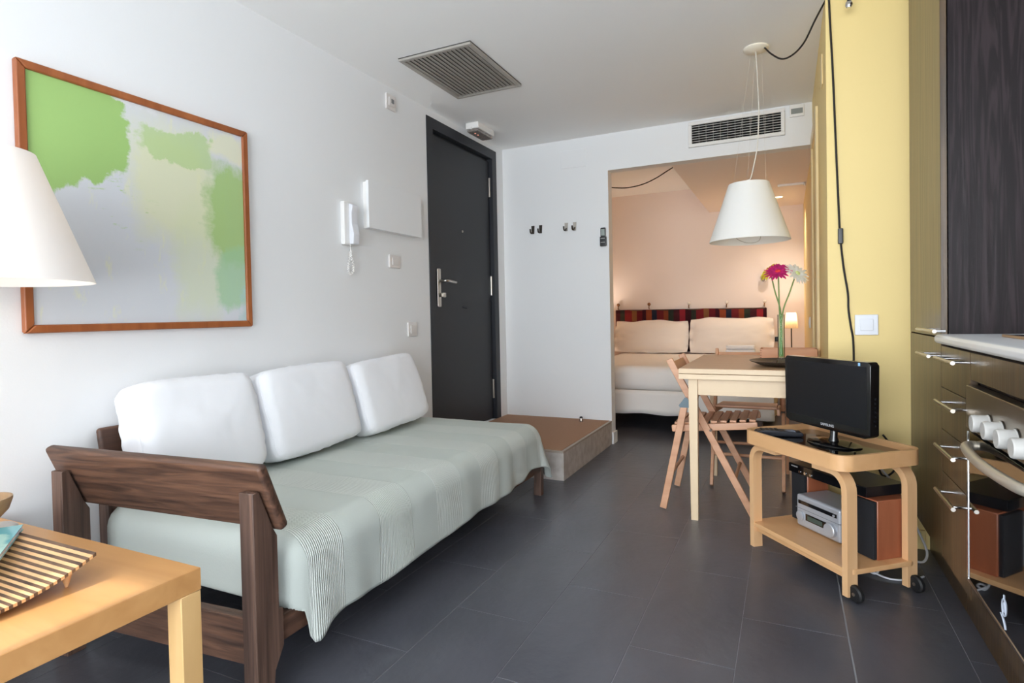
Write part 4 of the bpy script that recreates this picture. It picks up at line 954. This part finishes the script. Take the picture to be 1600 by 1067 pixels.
bm = new(); tube(bm, hp_, .0125, 12); obj('door_handle', bm, M('handle_satin', S(206, 196, 180), .35, metal=.6), od)
wlogo = M('logo_print', S(206, 214, 230), .4)
bm = new()
for (rr, rh) in ((.013, .020), (.006, .011)):
    tube(bm, [(KX - .0085, 1.70 + rr * math.cos(2 * PI * k / 24), .30 + rh * math.sin(2 * PI * k / 24)) for k in range(25)], .0016, 6, False)
tube(bm, [(KX - .0085, 1.70, .32), (KX - .0085, 1.70, .33)], .0014, 6); tube(bm, smoothpath([(KX - .0085, 1.722, .278), (KX - .0085, 1.708, .272), (KX - .0085, 1.696, .262), (KX - .0085, 1.690, .252)], 4), .0018, 6)
obj('emblem', bm, wlogo, od, label='white oval maker emblem')
bm = new(); box(bm, 2.635, 2.655, Y_O0, Y_O1, 0, .164); obj('plinth', bm, wenge_z, ov)
bc = thing('base_cabinet', 'dark wood kitchen base cabinet nearest the camera', 'cabinet', (2.87, 1.1, 0))
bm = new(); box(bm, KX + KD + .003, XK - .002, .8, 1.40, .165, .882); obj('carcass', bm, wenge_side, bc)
bm = new(); box(bm, KX, KX + KD, .8, 1.40, .174, .876, .001, 1); d = obj('cabinet_door', bm, wenge_z, bc); bar_handle(d, KX, 1.15, 1.36, .843)
bm = new(); box(bm, 2.635, 2.655, .8, 1.40, 0, .164); obj('plinth', bm, wenge_z, bc)
bm = new(); prism(bm, [(2.556, .8855), (2.551, .893), (2.551, .905), (2.557, .9125), (2.566, .914), (XK - .002, .914), (XK - .002, .8855)], 'y', .8, 2.343, .002, 2)
ct = tag(obj('kitchen_worktop', bm, counter_m), 'white kitchen worktop with rounded front edge over the oven', 'worktop')
hb = thing('cooking_hob', 'black glass cooking hob set into the white worktop', 'hob', (2.87, 1.75, .914))
bm = new(); prism(bm, [(2.675, 1.50), (3.13, 1.50), (3.13, 2.11), (2.675, 2.11)], 'z', .9145, .921, .002, 1); obj('glass_plate', bm, black_glass, hb)
bm = new(); box(bm, 2.668, 2.675, 1.495, 2.115, .9145, .922, .001, 1); obj('front_reflection_strip', bm, M('beige_reflection', S(190, 150, 104), .3, metal=.8), hb)  # beige reflection on the hob's glass edge, painted as a copper-toned strip
for (x, y, r) in ((2.8, 1.65, .08), (2.8, 1.95, .07), (3.0, 1.65, .07), (3.0, 1.95, .09)):
    bm = new(); lathe(bm, [(r, .921), (r, .9216), (r - .004, .9216), (r - .004, .921)], (x, y, 0), 36, caps=False); obj('cooking_zone', bm, M('zone_grey', S(90, 90, 94), .4) if 'zone_grey' not in MATS else MATS['zone_grey'], hb)

# ------------------------------------------------------------------ bedroom
bed = thing('double_bed', 'double bed with cream cover and valance seen through the opening', 'bed', (1.2, 5.8, 0))
BX0, BX1, BY0, BY1 = .37, 2.005, 4.92, 6.70
sheet_m = M('bed_cover', S(240, 236, 232), .95, bump=.35, bscale=6, bdetail=6, spec=.1)
bm = new(); box(bm, BX0 + .02, BX1 - .02, BY0 + .03, BY1, .15, .33, .01); obj('bed_base', bm, linen_m, bed)
for x in (BX0 + .08, BX1 - .14):
    for y in (BY0 + .12, BY1 - .12):
        bm = new(); box(bm, x, x + .06, y, y + .06, 0, .15); obj('leg', bm, walnut_z, bed)
# valance: wavy skirt
def skirt(path, z0, z1, amp, nper):
    bm = new(); prev = None; L_ = 0
    pts = []
    for (a, b) in zip(path, path[1:]):
        a, b = Vector(a), Vector(b); n_ = int((b - a).length / .02)
        for i in range(n_): pts.append((a + (b - a) * i / n_, (b - a).normalized()))
    pts.append((Vector(path[-1]), (Vector(path[-1]) - Vector(path[-2])).normalized()))
    for i, (p, d) in enumerate(pts):
        nrm = Vector((d.y, -d.x)); row = []
        for k in range(6):
            t_ = k / 5; z = z1 + (z0 - z1) * t_ + .006 * math.sin(i * .33) * t_
            off = amp * t_ * (math.sin(i * .21) + .6 * math.sin(i * .37 + 1)) + .008 * t_
            row.append(bm.verts.new((p.x + nrm.x * off, p.y + nrm.y * off, z)))
        if prev:
            for k in range(5): bm.faces.new((prev[k], row[k], row[k + 1], prev[k + 1]))
        prev = row
    return bm
bm = skirt([(BX0 - .002, BY1), (BX0 - .002, BY0), (BX1 + .002, BY0), (BX1 + .002, BY1)], .145, .345, .005, 1)
o = obj('valance', bm, sheet_m, bed, 80); md = o.modifiers.new('thickness', 'SOLIDIFY'); md.thickness = .004
bm = new(); box(bm, BX0, BX1, BY0, BY1, .335, .545, .07, 5)
bmesh.ops.subdivide_edges(bm, edges=[e for e in bm.edges if e.calc_length() > .3], cuts=20, use_grid_fill=True)
for v in bm.verts: v.co += Vector((0, 0, 1)) * .006 * noise.noise(v.co * 4) + Vector((0, 1, 0)) * .008 * noise.noise(v.co * 5 + Vector((3, 0, 0)))
obj('bed_cover', bm, sheet_m, bed, 80)
def pillow(label, xc, w, h, yb, lean, seed):
    t = thing('bed_pillow', label, 'pillow', (xc, yb, .55), group='cream pillows against the headboard wall')
    bm = new(); n = 30; grid = {}
    for sgn in (1, -1):
        for i in range(n + 1):
            for j in range(n + 1):
                u, v = -1 + 2 * i / n, -1 + 2 * j / n
                fl = .9
                uu, vv = min(1, abs(u) / fl), min(1, abs(v) / fl)
                th = .085 * max(0, (1 - uu ** 2.6)) ** .55 * max(0, (1 - vv ** 2.6)) ** .55 + .003
                wav = .012 * math.sin(9 * v + seed) * max(0, abs(u) - .85) / .15 + .012 * math.sin(11 * u + seed) * max(0, abs(v) - .85) / .15
                wr = .004 * noise.noise(Vector((u * 4 + seed, v * 4, sgn)))
                y = -sgn * (th + wr) + wav
                x = u * w / 2 * (1 - .03 * v * v); z = v * h / 2 * (1 - .06 * u * u) + .008 * math.sin(u * 5 + seed) * (v > .8)
                grid[(sgn, i, j)] = bm.verts.new((x, y, z))
        for i in range(n):
            for j in range(n):
                q = [grid[(sgn, i, j)], grid[(sgn, i + 1, j)], grid[(sgn, i + 1, j + 1)], grid[(sgn, i, j + 1)]]
                bm.faces.new(q if sgn > 0 else q[::-1])
    for i in range(n):
        for (a, b) in (((i, 0), (i + 1, 0)), ((i, n), (i + 1, n)), ((0, i), (0, i + 1)), ((n, i), (n, i + 1))):
            bm.faces.new((grid[(1,) + a], grid[(1,) + b], grid[(-1,) + b], grid[(-1,) + a]))
    bmesh.ops.recalc_face_normals(bm, faces=bm.faces)
    bmesh.ops.transform(bm, matrix=Matrix.Translation((0, 0, h / 2 * .98)) @ Matrix.Rotation(math.radians(-lean), 4, 'X'), verts=bm.verts)
    obj('pillowcase', bm, linen_m, t, 80, local=True)
pillow('cream flanged pillow on the left side of the bed', .73, .82, .37, 6.54, 15, 1)
pillow('cream flanged pillow on the right side of the bed', 1.57, .84, .39, 6.53, 15, 4)
tw_m = M('white_towel', S(226, 230, 236), .98, bump=.6, bscale=300, spec=.05)
for i, lab in enumerate(('bottom folded white towel of the stack on the bed', 'middle folded white towel of the stack on the bed', 'top folded white towel of the stack on the bed')):
    w = .14 - .004 * i; z = .551 + i * .037; bm = new()
    box(bm, 1.69 - w, 1.69 + w, 6.10, 6.26, z, z + .0355, .014, 3); 
    tag(obj('folded_towel', bm, tw_m), lab, 'towel', 'folded towels on the bed')

# striped kilim and its pegs
kil = thing('kilim_hanging', 'long striped red and dark woven kilim hung behind the pillows', 'wall hanging', (1.1, 6.73, .55))
km = bpy.data.materials.new('kilim_stripes'); km.use_nodes = True; N, L = nt(km); pb = N['Principled BSDF']; pb.inputs['Roughness'].default_value = .95; pb.inputs['Specular IOR Level'].default_value = .1
gp = N.new('ShaderNodeNewGeometry'); sx = N.new('ShaderNodeSeparateXYZ'); L.new(gp.outputs['Position'], sx.inputs[0])
cols = [S(58, 26, 34), S(46, 50, 46), S(116, 38, 44), S(126, 86, 56), S(98, 32, 40), S(60, 28, 38), S(138, 70, 46), S(42, 46, 60), S(104, 38, 42), S(126, 66, 44), S(48, 54, 48), S(68, 32, 40)]
def ramp(fac_scale, seedcols, off):
    mr = N.new('ShaderNodeMath'); mr.operation = 'MULTIPLY_ADD'; L.new(sx.outputs[0], mr.inputs[0]); mr.inputs[1].default_value = fac_scale; mr.inputs[2].default_value = off
    fr = N.new('ShaderNodeMath'); fr.operation = 'FRACT'; L.new(mr.outputs[0], fr.inputs[0])
    rp = N.new('ShaderNodeValToRGB'); rp.color_ramp.interpolation = 'CONSTANT'
    for i, c in enumerate(seedcols):
        p_ = i / len(seedcols) + random.uniform(-.012, .012) * (i > 0)
        if i < 2: el = rp.color_ramp.elements[i]; el.position = max(0, p_)
        else: el = rp.color_ramp.elements.new(p_)
        el.color = c
    L.new(fr.outputs[0], rp.inputs[0]); return rp.outputs[0]
c1 = ramp(1 / .80, cols + [S(136, 40, 50)], -.35)
L.new(c1, pb.inputs['Base Color'])
nb_ = N.new('ShaderNodeTexNoise'); nb_.inputs['Scale'].default_value = 250; bp = N.new('ShaderNodeBump'); bp.inputs['Strength'].default_value = .5; bp.inputs['Distance'].default_value = .003; L.new(nb_.outputs[0], bp.inputs['Height']); L.new(bp.outputs[0], pb.inputs['Normal'])
bm = new(); nx = 90; rows = []
for k in range(7):
    z = 1.032 - (1.032 - .56) * k / 6
    rows.append([bm.verts.new((.285 + 1.63 * i / nx, 6.725 - .006 * math.sin(i * .35 + k * .3) - .004, z + .006 * math.sin(i * .14) - .006 * (i / nx))) for i in range(nx + 1)])
for a, b in zip(rows, rows[1:]):
    for i in range(nx): bm.faces.new((a[i], a[i + 1], b[i + 1], b[i]))
o = obj('woven_cloth', bm, km, kil, 80); md = o.modifiers.new('thickness', 'SOLIDIFY'); md.thickness = .006
bm = new(); tube(bm, [(.29, 6.722, 1.03), (1.91, 6.722, 1.024)], .007, 8); obj('hanging_rod', bm, walnut, kil)
order = ('first', 'second', 'third', 'fourth', 'fifth')
knob_m = M('glass_knob', S(244, 236, 226), .1, coat=1)
for i, x in enumerate((.316, .675, 1.117, 1.514, 1.891)):
    t = thing('wall_peg', '%s wall peg from the left holding up the kilim' % order[i], 'peg', (x, YE, 1.06), group='pegs holding the kilim')
    bm = new(); tube(bm, smoothpath([(x, 6.75, 1.045), (x, 6.715, 1.05), (x + .004, 6.71, 1.085)], 4), .0055, 8); obj('hook', bm, M('brass_hook', S(150, 110, 80), .35, metal=.8) if 'brass_hook' not in MATS else MATS['brass_hook'], t)
    bm = new(); bmesh.ops.create_uvsphere(bm, u_segments=14, v_segments=8, radius=.019); bmesh.ops.translate(bm, vec=(x + .004, 6.71, 1.096), verts=bm.verts); obj('knob', bm, knob_m if i > 1 else MATS['brass_hook'], t)

def bedside(x, y, lab_t, lab_l, e_, w=.115):
    t = thing('bedside_table', lab_t, 'bedside table', (x, y, 0))
    bm = new(); box(bm, x - w, x + w, y - .16, y + .16, .42, .445, .003); obj('table_top', bm, beech_d, t)
    for sx_ in (-1, 1):
        for sy_ in (-1, 1):
            bm = new(); cx, cy = x + sx_ * (w - .02), y + sy_ * .14; box(bm, cx - .015, cx + .015, cy - .015, cy + .015, 0, .42); obj('leg', bm, beech_d, t)
    l = thing('bedside_lamp', lab_l, 'lamp', (x, y, .445))
    bm = new(); lathe(bm, [(.055, .445), (.055, .455), (.01, .462)], (x, y, 0), 24); obj('base', bm, darkmetal, l)
    bm = new(); tube(bm, [(x, y, .46), (x, y, .86)], .006, 8); obj('stem', bm, darkmetal, l)
    n = 72; bm = new(); r0, r1 = .062, .044; v0, v1 = [], []
    for k in range(n):
        a = 2 * PI * k / n; f = 1 + (.025 if k % 2 else -.025)
        v0.append(bm.verts.new((x + r0 * f * math.cos(a), y + r0 * f * math.sin(a), .815))); v1.append(bm.verts.new((x + r1 * f * math.cos(a), y + r1 * f * math.sin(a), .972)))
    for k in range(n): bm.faces.new((v0[k], v0[(k + 1) % n], v1[(k + 1) % n], v1[k]))
    o = obj('lamp_shade', bm, shade_bed, l, 10)
    bm = new(); bmesh.ops.create_uvsphere(bm, u_segments=12, v_segments=8, radius=.016); bmesh.ops.translate(bm, vec=(x, y, .90), verts=bm.verts); obj('bulb', bm, bulb_m, l)
    point('bulb_light', (x, y, .935), e_, (1, .85, .72), .02, l)
bedside(2.147, 6.50, 'small bedside table to the right of the bed', 'lit bedside lamp with small pleated shade right of the bed', 3.2)
bedside(.18, 6.50, 'small bedside table to the left of the bed, behind the partition', 'bedside lamp left of the bed hidden behind the partition', 9.0)
t = thing('wall_outlet', 'wall outlet with black plug beside the right pillow', 'outlet', (2.02, YE, .66))
bm = new(); box(bm, 1.975, 2.055, YE - .008, YE, .655, .735, .002); obj('plate', bm, white_pl, t)
bm = new(); box(bm, 1.99, 2.025, YE - .045, YE - .008, .67, .72, .006); obj('plug', bm, black_pl, t)
t = thing('reading_light', 'small chrome dome reading light on the wall above the bed', 'reading light', (1.895, YE, 1.33))
bm = new(); lathe(bm, [(.035, 1.295), (.042, 1.305), (.045, 1.325), (.036, 1.345), (.018, 1.358), (.001, 1.36)], (1.895, 6.70, 0), 28, caps=False)
bmesh.ops.rotate(bm, cent=(1.895, 6.70, 1.33), matrix=Matrix.Rotation(PI, 3, 'X'), verts=bm.verts); obj('dome', bm, chrome, t)
bm = new(); tube(bm, [(1.895, 6.74, 1.33), (1.895, 6.75, 1.33)], .03, 16); tube(bm, [(1.895, 6.745, 1.33), (1.895, 6.72, 1.335)], .006, 8); obj('wall_mount', bm, chrome, t)

dl = thing('recessed_downlight', 'small lit round downlight in the bulkhead over the bed', 'downlight', (2.049, 6.158, 2.088))
bm = new(); lathe(bm, [(.042, 2.088), (.042, 2.083), (.034, 2.081), (.034, 2.088)], (2.049, 6.158, 0), 32, caps=False); obj('trim_ring', bm, white_pl, dl)
bm = new(); lathe(bm, [(.033, 2.0875), (.033, 2.085)], (2.049, 6.158, 0), 28); obj('lens', bm, M('downlight_lens', (1, .8, .5, 1), .5, emit=(1, .74, .42, 1), estr=14), dl)
l_ = bpy.data.lights.new('downlight_beam', 'SPOT'); l_.energy = 38; l_.color = (1, .88, .76); l_.spot_size = 2.2; l_.spot_blend = .8; l_.shadow_soft_size = .03
lo = bpy.data.objects.new('downlight_beam', l_); COL.objects.link(lo); lo.parent = dl; lo.location = (0, 0, -.012)
cr = thing('curtain_rail', 'short white rail under the bulkhead by the side wall', 'rail', (2.15, 5.58, 2.088))
bm = new(); box(bm, 2.045, 2.25, 5.572, 5.592, 2.069, 2.088, .003); obj('rail_bar', bm, white_pl, cr)
bm = new(); box(bm, 2.25, 2.262, 5.57, 5.594, 2.058, 2.088, .003); obj('end_cap', bm, steel, cr)
cc = thing('ceiling_cable', 'dark cable drooping below the ceiling of the sleeping area', 'cable', (.8, 5.7, H))
bm = new(); tube(bm, smoothpath([(1.18, 5.60, H - .001), (1.10, 5.63, 2.335), (.98, 5.68, 2.29), (.86, 5.73, 2.262), (.74, 5.78, 2.255), (.62, 5.83, 2.265), (.45, 5.92, 2.31), (.32, 5.98, H - .001)], 6), .0055, 8); obj('flex', bm, black_cord, cc)
